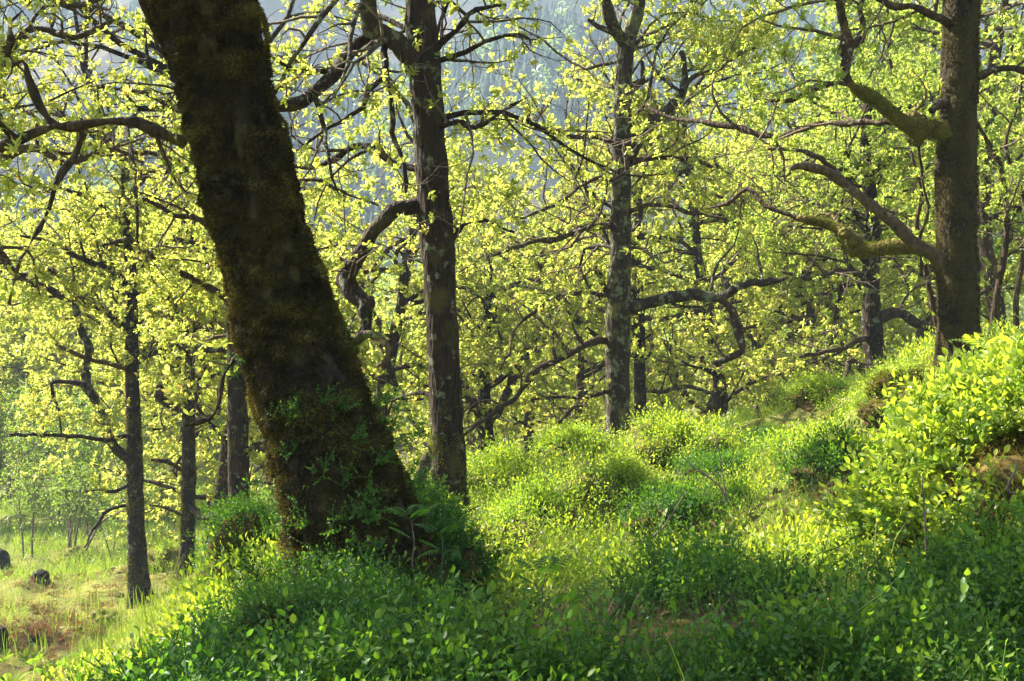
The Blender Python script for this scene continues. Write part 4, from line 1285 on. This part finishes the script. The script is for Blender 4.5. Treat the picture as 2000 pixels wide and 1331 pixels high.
def stems(buf, protos, pos, nrm_, scale, var, rng, spread=.25):
    N = len(pos)
    if N == 0: return
    z = norm(nrm_ + rng.normal(0, spread, (N, 3)))
    a = norm(rng.normal(0, 1, (N, 3)))
    x = norm(np.cross(a, z)); y = np.cross(z, x)
    M = np.stack([x, y, z], 2) * np.asarray(scale)[:, None, None]
    which = rng.integers(0, len(protos), N)
    for k, (V, T, al) in enumerate(protos):
        s = which == k
        if s.any():
            inst(buf, V, T, pos[s], M[s], var[s], al)


def near_pts(rng, n, r0, r1, a0=-46, a1=46):
    """random floor points, uniform by area"""
    r = np.sqrt(rng.uniform(r0 * r0, r1 * r1, n))
    th = np.radians(rng.uniform(a0, a1, n))
    x, y = r * np.sin(th), r * np.cos(th)
    return np.stack([x, y, gz(x, y)], 1), r


def off_trunks(p):
    k = np.ones(len(p), bool)
    for bx, by, rr in ((root1.location.x, root1.location.y, .32),):
        k &= (p[:, 0] - bx) ** 2 + (p[:, 1] - by) ** 2 > rr * rr
    return k


UPV = np.array([[0, 0, 1.0]])
gr = np.random.default_rng(17)


def bilberry_floor():
    # near, shaded
    p, r = near_pts(gr, 14500, 1.45, 6.3)
    m = fbm(p * np.array([1, 1, 0]), 1.5, 3, 61)
    k = (m > -.28 + gr.normal(0, .12, len(p))) & off_trunks(p)
    p, m, r = p[k], m[k], r[k]
    px, py = proj(p)
    # openings with litter and moss seen in the photo
    for (hx, hy, wx, wy, s) in ((560, 1235, 75, 60, .9), (1140, 1235, 85, 50, .75), (1480, 1150, 70, 30, .6), (1400, 1260, 60, 40, .5)):
        g = s * np.exp(-((px - hx) / wx) ** 2 - ((py - 25 - hy) / wy) ** 2)
        k = gr.random(len(p)) > g
        p, m, r, px, py = p[k], m[k], r[k], px[k], py[k]
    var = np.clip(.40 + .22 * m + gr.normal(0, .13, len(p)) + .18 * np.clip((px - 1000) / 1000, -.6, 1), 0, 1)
    sc = np.clip(.74 + .38 * m + gr.normal(0, .16, len(p)), .35, 1.3)
    b = Buf()
    nr = r < 4.6
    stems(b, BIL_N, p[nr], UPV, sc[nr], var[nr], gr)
    tag(b.obj('bilberry_cover', M_BIL_SHADE), 'glossy green bilberry shrubs carpeting the shaded foreground', 'bilberry', kind='stuff')
    b = Buf()
    stems(b, BIL_M, p[~nr], UPV, sc[~nr], var[~nr] + .05, gr)
    # mid, sunlit
    p, r = near_pts(gr, 27000, 6.3, 19)
    m = fbm(p * np.array([1, 1, 0]), .9, 3, 62)
    left = p[:, 0] / p[:, 1]
    k = (m > np.where(left < -.17, .25, -.18) + gr.normal(0, .12, len(p)))
    k &= (left > -.2) | (r < 9)
    p, m, r = p[k], m[k], r[k]
    sc = np.clip(.7 + .35 * m + gr.normal(0, .13, len(p)), .3, 1.2)
    var = np.clip(.5 + .2 * m + gr.normal(0, .15, len(p)), 0, 1)
    nr = r < 9
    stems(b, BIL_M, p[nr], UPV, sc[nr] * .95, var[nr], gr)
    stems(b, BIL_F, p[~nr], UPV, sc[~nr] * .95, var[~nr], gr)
    tag(b.obj('bilberry_cover', M_BIL_LIT), 'bright sunlit bilberry shrubs covering the middle slope', 'bilberry', kind='stuff')


bilberry_floor()

# ------------------------------------------------------------------ hummocks and bushes
def bush(name, label, cat, px, py, D, rx, ry, h, basemat, n, sc, var0, leafmat=None, protos=None, group=None, amp=.5, seed=0, tufts=0, tuftmat=None, zoff=0.0, bare=0.0):
    rng = np.random.default_rng(seed + 500)
    c = P(px, py, D)
    c[2] = gz(c[0], c[1])[0] + zoff
    root = empty(name, tuple(c), label, cat, group)
    b = Buf()
    p, d = blob(b, c, (rx, ry, h), 44, 26, amp, seed, low=-.5)
    b.obj('mossy_base', basemat, root, c)
    k = np.where(d[:, 2] > -.12)[0]
    f = Buf()
    if n:
        ii = rng.choice(k, n)
        pos = p[ii] + rng.normal(0, min(rx, h) * .12, (n, 3))
        if bare > 0:
            kk = fbm(pos, 2.6 / rx * .4, 3, seed + 5) > -.5 + bare
            pos, ii = pos[kk], ii[kk]
        stems(f, protos or BIL_M, pos - d[ii] * .03, norm(d[ii] * .7 + np.array([0, 0, .75])), sc * rng.uniform(.65, 1.15, len(pos)), np.clip(rng.normal(var0, .14, len(pos)), 0, 1), rng, .25)
        f.obj('foliage', leafmat or M_BIL_LIT, root, c)
    if tufts:
        ii = rng.choice(k, tufts)
        tb = Buf()
        pos = p[ii] + rng.normal(0, rx * .035, (tufts, 3))
        fuzz(tb, pos, d[ii], .016 if D < 6 else .020, rng, .5, 3, .1)
        tb.obj('moss', tuftmat or M_MOSSG, root, c)
    return root


G_H = 'bilberry hummocks on the slope'
bush('bilberry_hummock', 'dark round hummock of bilberry at the left foot of the leaning trunk', 'hummock', 494, 1120, 6.2, .18, .22, .27, M_MOUND, 700, .62, .40, M_BIL_SHADE, BIL_M, G_H, seed=1)
bush('bilberry_hummock', 'broad bilberry hummock with rust-coloured twigs in front of the lichen-crusted trunk', 'hummock', 1215, 990, 9.0, .42, .35, .30, M_MOUNDG, 900, .8, .55, M_BIL_LIT, BIL_M, G_H, seed=2, tufts=1500)
bush('bilberry_hummock', 'hummock with a dry brown left side just right of the lichen-crusted trunk foot', 'hummock', 1325, 905, 12, .42, .4, .32, M_MOUNDG, 850, .8, .55, M_BIL_LIT, BIL_F, G_H, seed=3, tufts=1500)
bush('bilberry_hummock', 'small dark shadowed hummock in the middle of the sunlit slope', 'hummock', 1492, 880, 12.2, .28, .3, .2, M_MOUND, 420, .6, .35, M_BIL_SHADE, BIL_F, G_H, seed=4)
bush('bilberry_hummock', 'pale lime hummock at the crest beside the short broken stake', 'hummock', 1545, 820, 14, .3, .3, .18, M_MOUNDG, 200, .55, .7, M_BIL_LIT, BIL_F, G_H, seed=5)
bush('bilberry_hummock', 'green hummock on the crest left of the mossy boulder', 'hummock', 1668, 800, 12.5, .3, .3, .18, M_MOUNDG, 200, .55, .5, M_BIL_LIT, BIL_F, G_H, seed=6)
bush('mossy_boulder', 'moss-draped boulder at the foot of the thick right-hand trunk', 'boulder', 1765, 765, 9.4, .30, .28, .22, M_MOUND, 600, .5, .42, M_BIL_LIT, BIL_M, seed=7, tufts=12000, amp=.5, tuftmat=M_MOSSG, bare=.1)
bush('bilberry_hummock', 'dark green bush tucked below the mossy boulder', 'hummock', 1815, 810, 8.4, .17, .2, .17, M_MOUND, 420, .7, .35, M_BIL_SHADE, BIL_M, G_H, seed=8)
bush('bilberry_bank', 'sunlit bank of large-leaved bilberry and orange moss at the right edge', 'bilberry bank', 2070, 1050, 4.5, .54, .60, .50, M_MOUND, 2100, 1.2, .6, M_BIL_LIT, BIL_B, bare=.04, seed=9, tufts=22000, tuftmat=M_MOSSO, amp=.25)
bush('bilberry_hummock', 'lower sunlit shoulder of bilberry left of the right-hand bank', 'hummock', 1860, 1060, 4.5, .28, .34, .17, M_MOUND, 600, .9, .6, M_BIL_LIT, BIL_B, G_H, seed=10, tufts=5000, bare=.1)
bush('moss_hummock', 'brown mossy hump with sparse bilberry in the bottom left foreground', 'hummock', 585, 1330, 3.6, .17, .2, .15, M_MOUND, 70, .6, .35, M_BIL_SHADE, BIL_N, amp=.25, seed=11, tufts=9000, tuftmat=M_MOSSY)
bush('moss_hummock', 'green mossy mound on the meadow between the two slender left-hand oaks', 'hummock', 322, 1085, 27, .5, .5, .42, M_MOUNDG, 160, 1.0, .5, M_BIL_LIT, BIL_F, seed=12, tufts=1500)
bush('bilberry_hummock', 'leafy root mound wrapped round the right foot of the leaning trunk', 'hummock', 848, 1140, 5.35, .20, .24, .46, M_MOUND, 620, .8, .36, M_BIL_SHADE, BIL_N, G_H, seed=13)
bush('bilberry_hummock', 'leafy mound hiding the ground in front of the leaning trunk', 'hummock', 660, 1190, 4.6, .34, .2, .10, M_MOUND, 190, .7, .3, M_BIL_SHADE, BIL_N, G_H, seed=14)
bush('bilberry_hummock', 'sunlit tussocky hummock right behind the foot of the second trunk', 'hummock', 985, 975, 11.5, .42, .4, .22, M_MOUNDG, 700, .8, .5, M_BIL_LIT, BIL_F, G_H, seed=15)
for i, (px, py, D, rx, h, v0, lab) in enumerate([(1120, 905, 12.5, .35, .12, .45, 'low leafy clump at the crest between the second trunk and the lichen-crusted trunk'),
                                                 (1400, 925, 10.5, .28, .12, .32, 'dark leafy clump in the sunlit slope below the small shadowed hummock'),
                                                 (1590, 890, 11, .38, .11, .4, 'green leafy clump right of the small shadowed hummock'),
                                                 (1430, 985, 8.5, .25, .15, .4, 'leafy clump behind the forked bare twig'),
                                                 (1640, 975, 7.5, .28, .16, .35, 'green leafy clump left of the right-hand bank'),
                                                 (1040, 1035, 8.2, .3, .16, .4, 'leafy clump in the hollow right of the second trunk foot'),
                                                 (1330, 1000, 8.0, .28, .18, .3, 'dark leafy clump right of the broad rusty hummock'),
                                                 (1600, 830, 13.5, .3, .16, .5, 'small leafy clump on the crest between the two pale hummocks')]):
    bush('bilberry_hummock', lab, 'hummock', px, py, D, rx, rx * .9, h, M_MOUND, 420, .8, v0, M_BIL_LIT if v0 > .35 else M_BIL_SHADE, BIL_M if D < 11 else BIL_F, G_H, seed=60 + i)
for i, (px, py, D, s, lab) in enumerate([(200, 1195, 18.5, .30, 'golden moss cushion on the pale clearing left of the flared oak foot'), (165, 1210, 18, .22, 'small golden moss cushion in front of the larger one on the clearing'),
                                     (15, 1205, 18, .22, 'golden moss cushion at the left edge of the clearing'), (350, 1165, 20.5, .22, 'moss cushion at the foot of the slender reddish oak'),
                                     (330, 1112, 24, .40, 'mossy hump like a fallen log between the two slender oaks'), (250, 1125, 26, .35, 'grassy moss cushion just behind the flared-foot oak'),
                                     (150, 1080, 34, .45, 'green moss cushion under the many-stemmed birch sapling')]):
    bush('moss_cushion', lab, 'moss cushion', px, py, D, s, s, s * .42, M_MOUNDG, 0, .5, .5, group='moss cushions on the meadow', seed=30 + i, tufts=900)

# bilberry sprigs rooted in the moss of the leaning trunk
SPR = [(500, 722, .55, 'highest sprig on the left edge of the trunk'), (612, 800, .5, 'sprig in the dark middle of the trunk, upper left of its group'), (650, 765, .55, 'tallest upper sprig in the middle of the trunk'),
       (676, 808, .5, 'sprig just below the tallest upper one'), (672, 672, .6, 'sprig sprouting from the upper right edge of the trunk'), (570, 815, .5, 'sprig near the left edge, halfway down'),
       (728, 800, .7, 'sprig on the right edge of the trunk, halfway down'), (700, 850, .55, 'sprig right of centre on the lower trunk'), (590, 895, .5, 'pale sprig left of centre on the lower trunk'),
       (640, 905, .5, 'sprig in the centre of the lower trunk'), (745, 905, .7, 'sprig on the lower right edge of the trunk'), (700, 935, .6, 'sprig above the trunk foot, right of centre'),
       (575, 985, .6, 'grey-green sprig on the left edge of the trunk foot'), (590, 1040, .6, 'lowest sprig on the left edge of the trunk foot'), (640, 985, .6, 'sprig at the left centre of the trunk foot'),
       (690, 1005, .65, 'sprig at the centre of the trunk foot'), (745, 990, .75, 'sprig at the right centre of the trunk foot'), (790, 955, .9, 'tall sprig beside the right edge of the trunk foot'),
       (650, 1070, .65, 'sprig low in the centre of the trunk foot'), (720, 1065, .7, 'sprig low on the right of the trunk foot'), (820, 1035, 1.0, 'large sprig spreading right of the trunk foot'), (775, 870, .8, 'upright sprig silhouetted against the light on the right flank')]
sr = np.random.default_rng(23)
for px, py, sc, lab in SPR:
    # nearest point of the trunk surface on the viewer's side
    a = P(px, py, 5.0)
    i = int(np.argmin(np.abs(tp1[:, 2] - a[2])))
    off = np.clip((a[0] - tp1[i, 0]) / tr1[i], -1.0, 1.0)
    pos = np.array([tp1[i, 0] + off * tr1[i], tp1[i, 1] - math.sqrt(max(0, 1 - off * off)) * tr1[i], a[2]])
    nrm_ = norm(np.array([off, -math.sqrt(max(.02, 1 - off * off)), .9]))
    b = Buf()
    n = 4 if sc > .65 else 3
    pp = pos + sr.normal(0, .02, (n, 3))
    stems(b, BIL_N, pp, np.repeat(nrm_[None], n, 0), np.full(n, sc * 1.15) * sr.uniform(.7, 1.1, n), np.clip(sr.normal(.5, .1, n), 0, 1), sr, .3)
    o = b.obj('bilberry_sprig', M_BIL_SHADE, None, tuple(pos))
    tag(o, 'bilberry ' + lab, 'sprig', 'bilberry sprigs on the leaning trunk')

# ------------------------------------------------------------------ grass, litter, bracken
def tufts(buf, p, rng, nb, L, var0, spread=.5, wide=1.0, vs=.15):
    N = len(p)
    P_ = np.repeat(p, nb, 0) + rng.normal(0, .03, (N * nb, 3)) * np.array([1, 1, 0])
    d = norm(rng.normal(0, spread, (N * nb, 3)) + np.array([0, 0, 1.0]))
    up = norm(rng.normal(0, 1, (N * nb, 3)) * np.array([1, 1, .2]))
    M = frames(d, up, np.repeat(np.broadcast_to(L, (N,)), nb) * rng.uniform(.5, 1.2, N * nb))
    M[:, :, 0] *= wide
    inst(buf, BLADE[0], BLADE[1], P_, M, np.clip(np.repeat(rng.normal(var0, vs, N), nb) + rng.normal(0, .1, N * nb), 0, 1))


gb = Buf()
p, r = near_pts(gr, 19000, 6.2, 20, -20, 46)
m = fbm(p * np.array([1, 1, 0]), .7, 3, 71)
k = m > -.45
tufts(gb, p[k], gr, 8, .11 + .006 * r[k], .5, .5, 1.9)
tag(gb.obj('grass', M_GRASS), 'fine bright grass growing through the sunlit slope', 'grass', kind='stuff')
gb = Buf()
p, r = near_pts(gr, 26000, 10, 62, -33, 0)
m = fbm(p * np.array([1, 1, 0]), .22, 4, 72)
m = m + np.interp(r, [10, 14, 17, 22, 28, 60], [.5, .25, -.35, -.3, .35, .5])
k = m > gr.normal(0, .2, len(p))
tufts(gb, p[k], gr, 6, .14 + .0065 * r[k], np.clip(.48 - .05 * m[k], .3, .8), .55, 3.6)
tufts(gb, near_pts(gr, 900, 12, 24, -31, -10)[0], gr, 1, .5, .35, .08, 2.0)
tag(gb.obj('meadow_grass', M_GRASS), 'patchy grass on the low meadow at left', 'grass', kind='stuff')
gb = Buf()
p, r = near_pts(gr, 5000, 10, 34, -33, -8)
m = fbm(p * np.array([1, 1, 0]), .35, 3, 73)
k = m > .0
tufts(gb, p[k], gr, 6, .16, 1.0, .8, 2.6)
tag(gb.obj('dry_grass', M_GRASS), 'straw-coloured dry grass on the meadow', 'dry grass', kind='stuff')


def frond_proto(L, wid, npin, droop=.5, leaf=LEAF2, fat=1.1):
    b = Buf()
    s = np.linspace(0, 1, npin + 4)
    pts = np.stack([s * 0, s * L * .9, L * (.55 * s - droop * s * s)], 1)
    tube(b, pts, np.linspace(.003, .001, len(pts)) * L / .4, 3, cap=False, var=.05)
    q = pts[3:]
    n = len(q)
    w_ = wid * np.sin(np.linspace(.9, 3.05, n)) + .01
    for sd in (-1, 1):
        d = norm(np.stack([np.full(n, sd * 1.0), np.full(n, .35), np.full(n, -.12)], 1))
        M = frames(d, np.tile(np.array([[0, -.2, 1.0]]), (n, 1)), w_)
        M[:, :, 0] *= np.minimum(1.0, (L / npin * fat) / np.maximum(w_, .01))[:, None]
        inst(b, leaf[0], leaf[1], q, M, np.linspace(0, .12, n))
    return np.concatenate(b.v), np.concatenate(b.t), np.concatenate(b.a)


FR = [frond_proto(.55, .15, 15, dr, fat=.75) for dr in (.25, .45, .65)]
FRD = [frond_proto(.5, .13, 11, dr, fat=.4) for dr in (.2, .6, .9)]


def rosette(name, label, cat, pos, n, sc, mt, var0, rng, group=None, tilt=.5, protos=None, kind=None, many=None):
    b = Buf()
    for c in (many if many is not None else [pos]):
        az = rng.uniform(0, 6.28) + np.arange(n) * 2 * np.pi / n + rng.normal(0, .25, n)
        z = norm(np.stack([-np.cos(az) * tilt, -np.sin(az) * tilt, np.ones(n)], 1))
        y = norm(np.stack([np.cos(az), np.sin(az), np.full(n, tilt)], 1))
        x = np.cross(y, z)
        M = np.stack([x, y, z], 2) * (sc * rng.uniform(.7, 1.15, n))[:, None, None]
        wh = rng.integers(0, len(protos or FR), n)
        for k, (V, T, a) in enumerate(protos or FR):
            s = wh == k
            if s.any():
                inst(b, V, T, np.tile(c, (s.sum(), 1)), M[s], np.clip(rng.normal(var0, .1, s.sum()), 0, 1), a)
    o = b.obj(name, mt, None, tuple(pos))
    return tag(o, label, cat, group, kind)


fr = np.random.default_rng(51)
FERN_L = ['bright fern in the bottom left corner', 'bright fern on the bottom edge, right of the corner fern', 'fern fan above the corner fern', 'fern nearest the bilberry slope on the bottom edge',
          'small fern above the second bottom-edge fern', 'fern half hidden behind the foreground bilberry at lower left', 'fern at the left edge below the red bracken', 'small fern between the bracken and the bilberry slope']
for (px, py, D, sc), lab in zip([(20, 1322, 13.5, 1.0), (95, 1335, 13.5, .9), (60, 1292, 14, .9), (150, 1335, 13.2, .9), (115, 1300, 14, .7), (190, 1300, 13.8, .9), (5, 1285, 14.4, .7), (165, 1262, 15, .6)], FERN_L):
    c = P(px, py, D); c[2] = gz(c[0], c[1])[0]
    rosette('fern', lab, 'fern', c, 9, sc * .62, M_BIL_LIT, .36, fr, 'ferns in the bottom left corner', .75)
# dead bracken: rusty collapsed fronds
c0 = []
for q in range(90):
    px, py = fr.normal(95, 62), fr.normal(1240, 26)
    h = hit(px, py, 9, 40)
    c0.append(h)
for q in range(40):
    h = hit(fr.uniform(0, 260), fr.uniform(1110, 1200), 12, 40)
    c0.append(h)
rosette('dead_bracken', 'rusty red-brown dead bracken lying on the clearing at left', 'bracken', c0[0], 6, .42, M_DEAD, .42, fr, None, .6, FRD, 'stuff', c0)

# dead leaves and dry stalks in the foreground
lb = Buf()
p, r = near_pts(gr, 6500, 1.6, 9)
p[:, 2] += gr.uniform(.0, .035, len(p))
inst(lb, OAKN[0], OAKN[1], p, frames(norm(gr.normal(0, 1, (len(p), 3)) * np.array([1, 1, .35])), norm(gr.normal(0, .5, (len(p), 3)) + np.array([0, 0, 1])), gr.uniform(.04, .085, len(p))), gr.uniform(0, 1, len(p)))
tag(lb.obj('leaf_litter', M_DEAD, smooth=False), 'brown fallen oak leaves lying under the bilberry', 'leaf litter', kind='stuff')
lb = Buf()
pp = []
for (hx, hy, wx, wy, n) in ((1140, 1240, 100, 60, 170), (1420, 1270, 70, 40, 60), (1060, 1000, 60, 20, 50), (950, 1010, 40, 20, 60), (560, 1290, 50, 25, 25), (1620, 960, 60, 20, 40)):
    for q in range(n):
        pp.append(hit(gr.normal(hx, wx * .5), gr.normal(hy, wy * .5) + 20, 2, 14))
pp = np.array(pp)
tufts(lb, pp, gr, 5, .19, .9, 1.2, .8, .08)
tag(lb.obj('dry_stalks', M_DEAD), 'pale dry grass stalks lying in hollows of the bilberry', 'dry stalks', kind='stuff')

gb = Buf()
p, r = near_pts(gr, 420, 1.6, 7)
m = fbm(p * np.array([1, 1, 0]), 1.3, 3, 78)
p = p[m > .1]
tufts(gb, p, gr, 6, .30, .5, .45, .8)
tag(gb.obj('woodland_grass', M_GRASS), 'thin grass blades among the shaded bilberry', 'grass', kind='stuff')
# sedge tuft
b = Buf()
c = hit(1068, 965, 6, 16)
tufts(b, c + fr.normal(0, .07, (14, 3)) * np.array([1, 1, 0]), fr, 9, .33, .42, .28, 1.6, .05)
tag(b.obj('grass_tuft', M_GRASS, None, tuple(c)), 'tall bright green grass tuft between the second trunk and the rusty hummock', 'grass tuft')
b = Buf()
c = P(1722, 1085, 4.0); c[2] = gz(c[0], c[1])[0]
tufts(b, c + fr.normal(0, .03, (4, 3)) * np.array([1, 1, 0]), fr, 5, .36, .5, .18, 1.4, .05)
tag(b.obj('grass_tuft', M_GRASS, None, tuple(c)), 'few long grass blades glowing where the shade meets the sunlit right bank', 'grass tuft')

# ------------------------------------------------------------------ seedlings with compound leaves, twigs, stumps
ROW = [frond_proto(.16, .045, 7, dr, fat=1.0) for dr in (.3, .5)]


def seedling(label, px, py, D, H, nl, sc, var0, mt, seed, lean=(0, 0), group='rowan seedlings'):
    rng = np.random.default_rng(seed)
    c = P(px, py, D); c[2] = gz(c[0], c[1])[0]
    root = empty('rowan_seedling', tuple(c), label, 'seedling', group)
    pts = np.array([c + np.array([lean[0] * t * H, lean[1] * t * H, t * H]) + rng.normal(0, .006, 3) for t in np.linspace(0, 1, 7)])
    b = Buf(); tube(b, pts, np.linspace(.0035, .0015, 7), 5)
    b.obj('stem', M_TWIG, root, c)
    f = Buf()
    for i in range(nl):
        at = pts[-1] if i < nl - 2 else pts[-2 - (i % 2)]
        az = i * 2.4 + rng.uniform(0, .5)
        y = norm(np.array([math.cos(az), math.sin(az), .35])); z = norm(np.array([-math.cos(az) * .35, -math.sin(az) * .35, 1.0])); x = np.cross(y, z)
        V, T, a = ROW[i % 2]
        inst(f, V, T, at[None], (np.stack([x, y, z], 1) * sc)[None], np.array([var0]), a)
    f.obj('leaves', mt, root, c)


seedling('thin rowan seedling standing in front of the leaning trunk foot', 808, 1200, 4.3, .42, 6, .75, .40, M_BIL_SHADE, 1)
seedling('rowan seedling just right of the one at the leaning trunk foot', 865, 1170, 4.6, .34, 5, .8, .42, M_BIL_SHADE, 2)
seedling('rowan seedling in the centre of the shaded foreground', 1060, 1230, 3.9, .26, 6, .8, .45, M_BIL_SHADE, 3)
seedling('broad-leaved rowan seedling above the dry hollow', 1100, 1290, 3.3, .24, 5, .9, .5, M_BIL_SHADE, 4)
seedling('bright rowan seedling glowing beside the thick right-hand trunk', 1925, 800, 7.0, .55, 8, 1.5, .75, M_BIL_LIT, 5)
seedling('rowan seedling poking up at the far left of the foreground bilberry', 215, 1345, 4.6, .30, 7, 1.1, .3, M_BIL_SHADE, 6)
seedling('lower rowan seedling at the bottom left edge of the foreground', 140, 1390, 4.8, .34, 6, 1.1, .32, M_BIL_SHADE, 7)


def twig(name, label, spec, D, leaves=0, m=None, seed=0, cat='twig', lsize=.05, D2=None, side=True):
    rng = np.random.default_rng(seed)
    lp, lr = trace(spec, D, D2, .04, .008, seed)
    lr = np.maximum(lr, .0016)
    root = empty(name, tuple(lp[0]), label, cat)
    b = Buf(); tube(b, lp, lr, 6)
    ends = [lp[-1]]
    if side:
        for q in range(3):
            i = rng.integers(len(lp) // 3, len(lp) - 1)
            d = norm(rng.normal(0, 1, 3) + np.array([0, 0, .6]))
            s = np.array([lp[i], lp[i] + d * .06 + rng.normal(0, .01, 3), lp[i] + d * .13])
            tube(b, s, np.array([.002, .0015, .001]), 4)
            ends.append(s[-1])
    b.obj('stem', m or M_TWIG, root, lp[0])
    if leaves:
        e = np.array(ends)[rng.integers(0, len(ends), leaves)] + rng.normal(0, .03, (leaves, 3))
        f = Buf()
        inst(f, LEAFN[0] * np.array([1.3, 1, 1]), LEAFN[1], e, frames(norm(rng.normal(0, 1, (leaves, 3)) + np.array([0, 0, -.3])), norm(rng.normal(0, .6, (leaves, 3)) + np.array([0, 0, 1])), lsize * rng.uniform(.6, 1.1, leaves)), rng.uniform(.2, .5, leaves))
        f.obj('leaves', M_BIL_SHADE, root, lp[0])
    return root


twig('sapling_twig', 'dark curved sapling stem with a few grey-green leaves in the middle foreground', [(1232, 1066, 2), (1265, 1052, 2), (1290, 1035, 2), (1308, 1010, 1.8), (1322, 985, 1.5), (1340, 960, 1)], 5.6, 16, seed=1, lsize=.045)
twig('bare_twig', 'bare forked twig slanting on the sunlit slope', [(1424, 984, 2.2), (1405, 950, 2), (1375, 925, 1.6), (1340, 900, 1.2), (1315, 868, .8)], 7.2, 0, seed=2)
twig('bare_twig', 'upright bare twig beside the slanting forked one', [(1422, 980, 1.8), (1412, 930, 1.5), (1404, 880, 1.2), (1396, 845, .8)], 7.25, 0, seed=3, side=False)
twig('bare_twig', 'reddish bare twig in the bottom centre-left of the bilberry', [(800, 1245, 2.6), (785, 1210, 2.3), (765, 1185, 1.8)], 3.7, 0, seed=4, side=False)
twig('bare_twig', 'reddish bare twig leaning right of the first one', [(905, 1300, 2.6), (893, 1260, 2.3), (878, 1225, 1.8)], 3.4, 0, seed=5, side=False)
twig('bare_twig', 'thin upright twig at the shade line left of the right-hand bank', [(1812, 1090, 2.4), (1808, 1030, 2.2), (1806, 980, 1.8), (1803, 930, 1.2)], 4.0, 0, seed=6, side=False)
twig('bare_twig', 'pale bare twig lying on the orange moss of the right-hand bank', [(1985, 965, 3), (1968, 955, 3), (1985, 920, 2.2), (1990, 900, 1.5)], 3.9, 0, seed=7, side=False)
twig('bare_twig', 'thin arched sapling stem on the meadow left of the flared-foot oak', [(167, 1075, 2.5), (185, 1040, 2.3), (205, 1015, 2), (235, 1000, 1.6), (258, 1003, 1)], 27, 0, seed=8, side=False)


def stump(label, px, py, D, r, h, seed, lean=(0, 0), m=None, name='tree_stump', cat='stump'):
    c = hit(px, py, max(2, D - 6), D + 8) if D > 10 else P(px, py, D)
    c[2] = gz(c[0], c[1])[0]
    pts = np.array([c + np.array([lean[0] * t, lean[1] * t, h * t - .08]) for t in np.linspace(0, 1, 7)])
    b = Buf(); tube(b, pts, r * np.array([1.5, 1.15, 1.0, .97, .95, .95, .85]), 20, amp=r * .22, nsc=4 / r * .3, flute=.3)
    o = b.obj(name, m or M_BARK, None, tuple(c))
    tag(o, label, cat)


stump('low dark weathered stump on the meadow left of the flared-foot oak', 80, 1136, 25, .17, .28, 1)
stump('dark stump cut by the left edge beside the red bracken', 2, 1275, 14.5, .10, .42, 2)
stump('dark root hump at the left edge of the meadow', -5, 1110, 27, .28, .5, 3)
stump('short broken stake leaning at the crest of the slope', 1490, 818, 13.5, .028, .22, 4, (-.08, 0), M_DEADW, 'broken_stake', 'stake')
stump('tiny brown stump in the clearing between the cushion and the oak foot', 232, 1165, 22, .09, .12, 5)

# ------------------------------------------------------------------ haze over the valley
zz = [o for o in COL.objects if o.name == 'ground'][0]
co = np.zeros(len(zz.data.vertices) * 3, np.float32)
zz.data.vertices.foreach_get('co', co)
co = co.reshape(-1, 3)
lo, hi = co.min(0), co.max(0)
open('/tmp/gb.txt','w').write(str((lo,hi,[len(o.data.polygons) for o in COL.objects if o.type=='MESH' and len(o.data.polygons)>60000])))
import bmesh
bm = bmesh.new()
bmesh.ops.create_cube(bm, size=1.0)
for vtx in bm.verts:
    vtx.co = Vector([(lo[i] + hi[i]) / 2 + vtx.co[i] * (hi[i] - lo[i] + (6 if i < 2 else 0)) for i in range(3)])
    vtx.co.z += 14 if vtx.co.z > (lo[2] + hi[2]) / 2 else -1.0
hm = bpy.data.meshes.new('haze'); bm.to_mesh(hm); bm.free()
ho = bpy.data.objects.new('haze', hm); COL.objects.link(ho)
m, n, l = mat('haze')
pv = n.new('ShaderNodeVolumePrincipled')
pv.inputs['Color'].default_value = (.60, .79, 1.0, 1)
pv.inputs['Density'].default_value = HAZE_DENSITY
pv.inputs['Anisotropy'].default_value = 0.0
o = n.new('ShaderNodeOutputMaterial'); l.new(pv.outputs[0], o.inputs['Volume'])
hm.materials.append(m)
ho['kind'] = 'stuff'
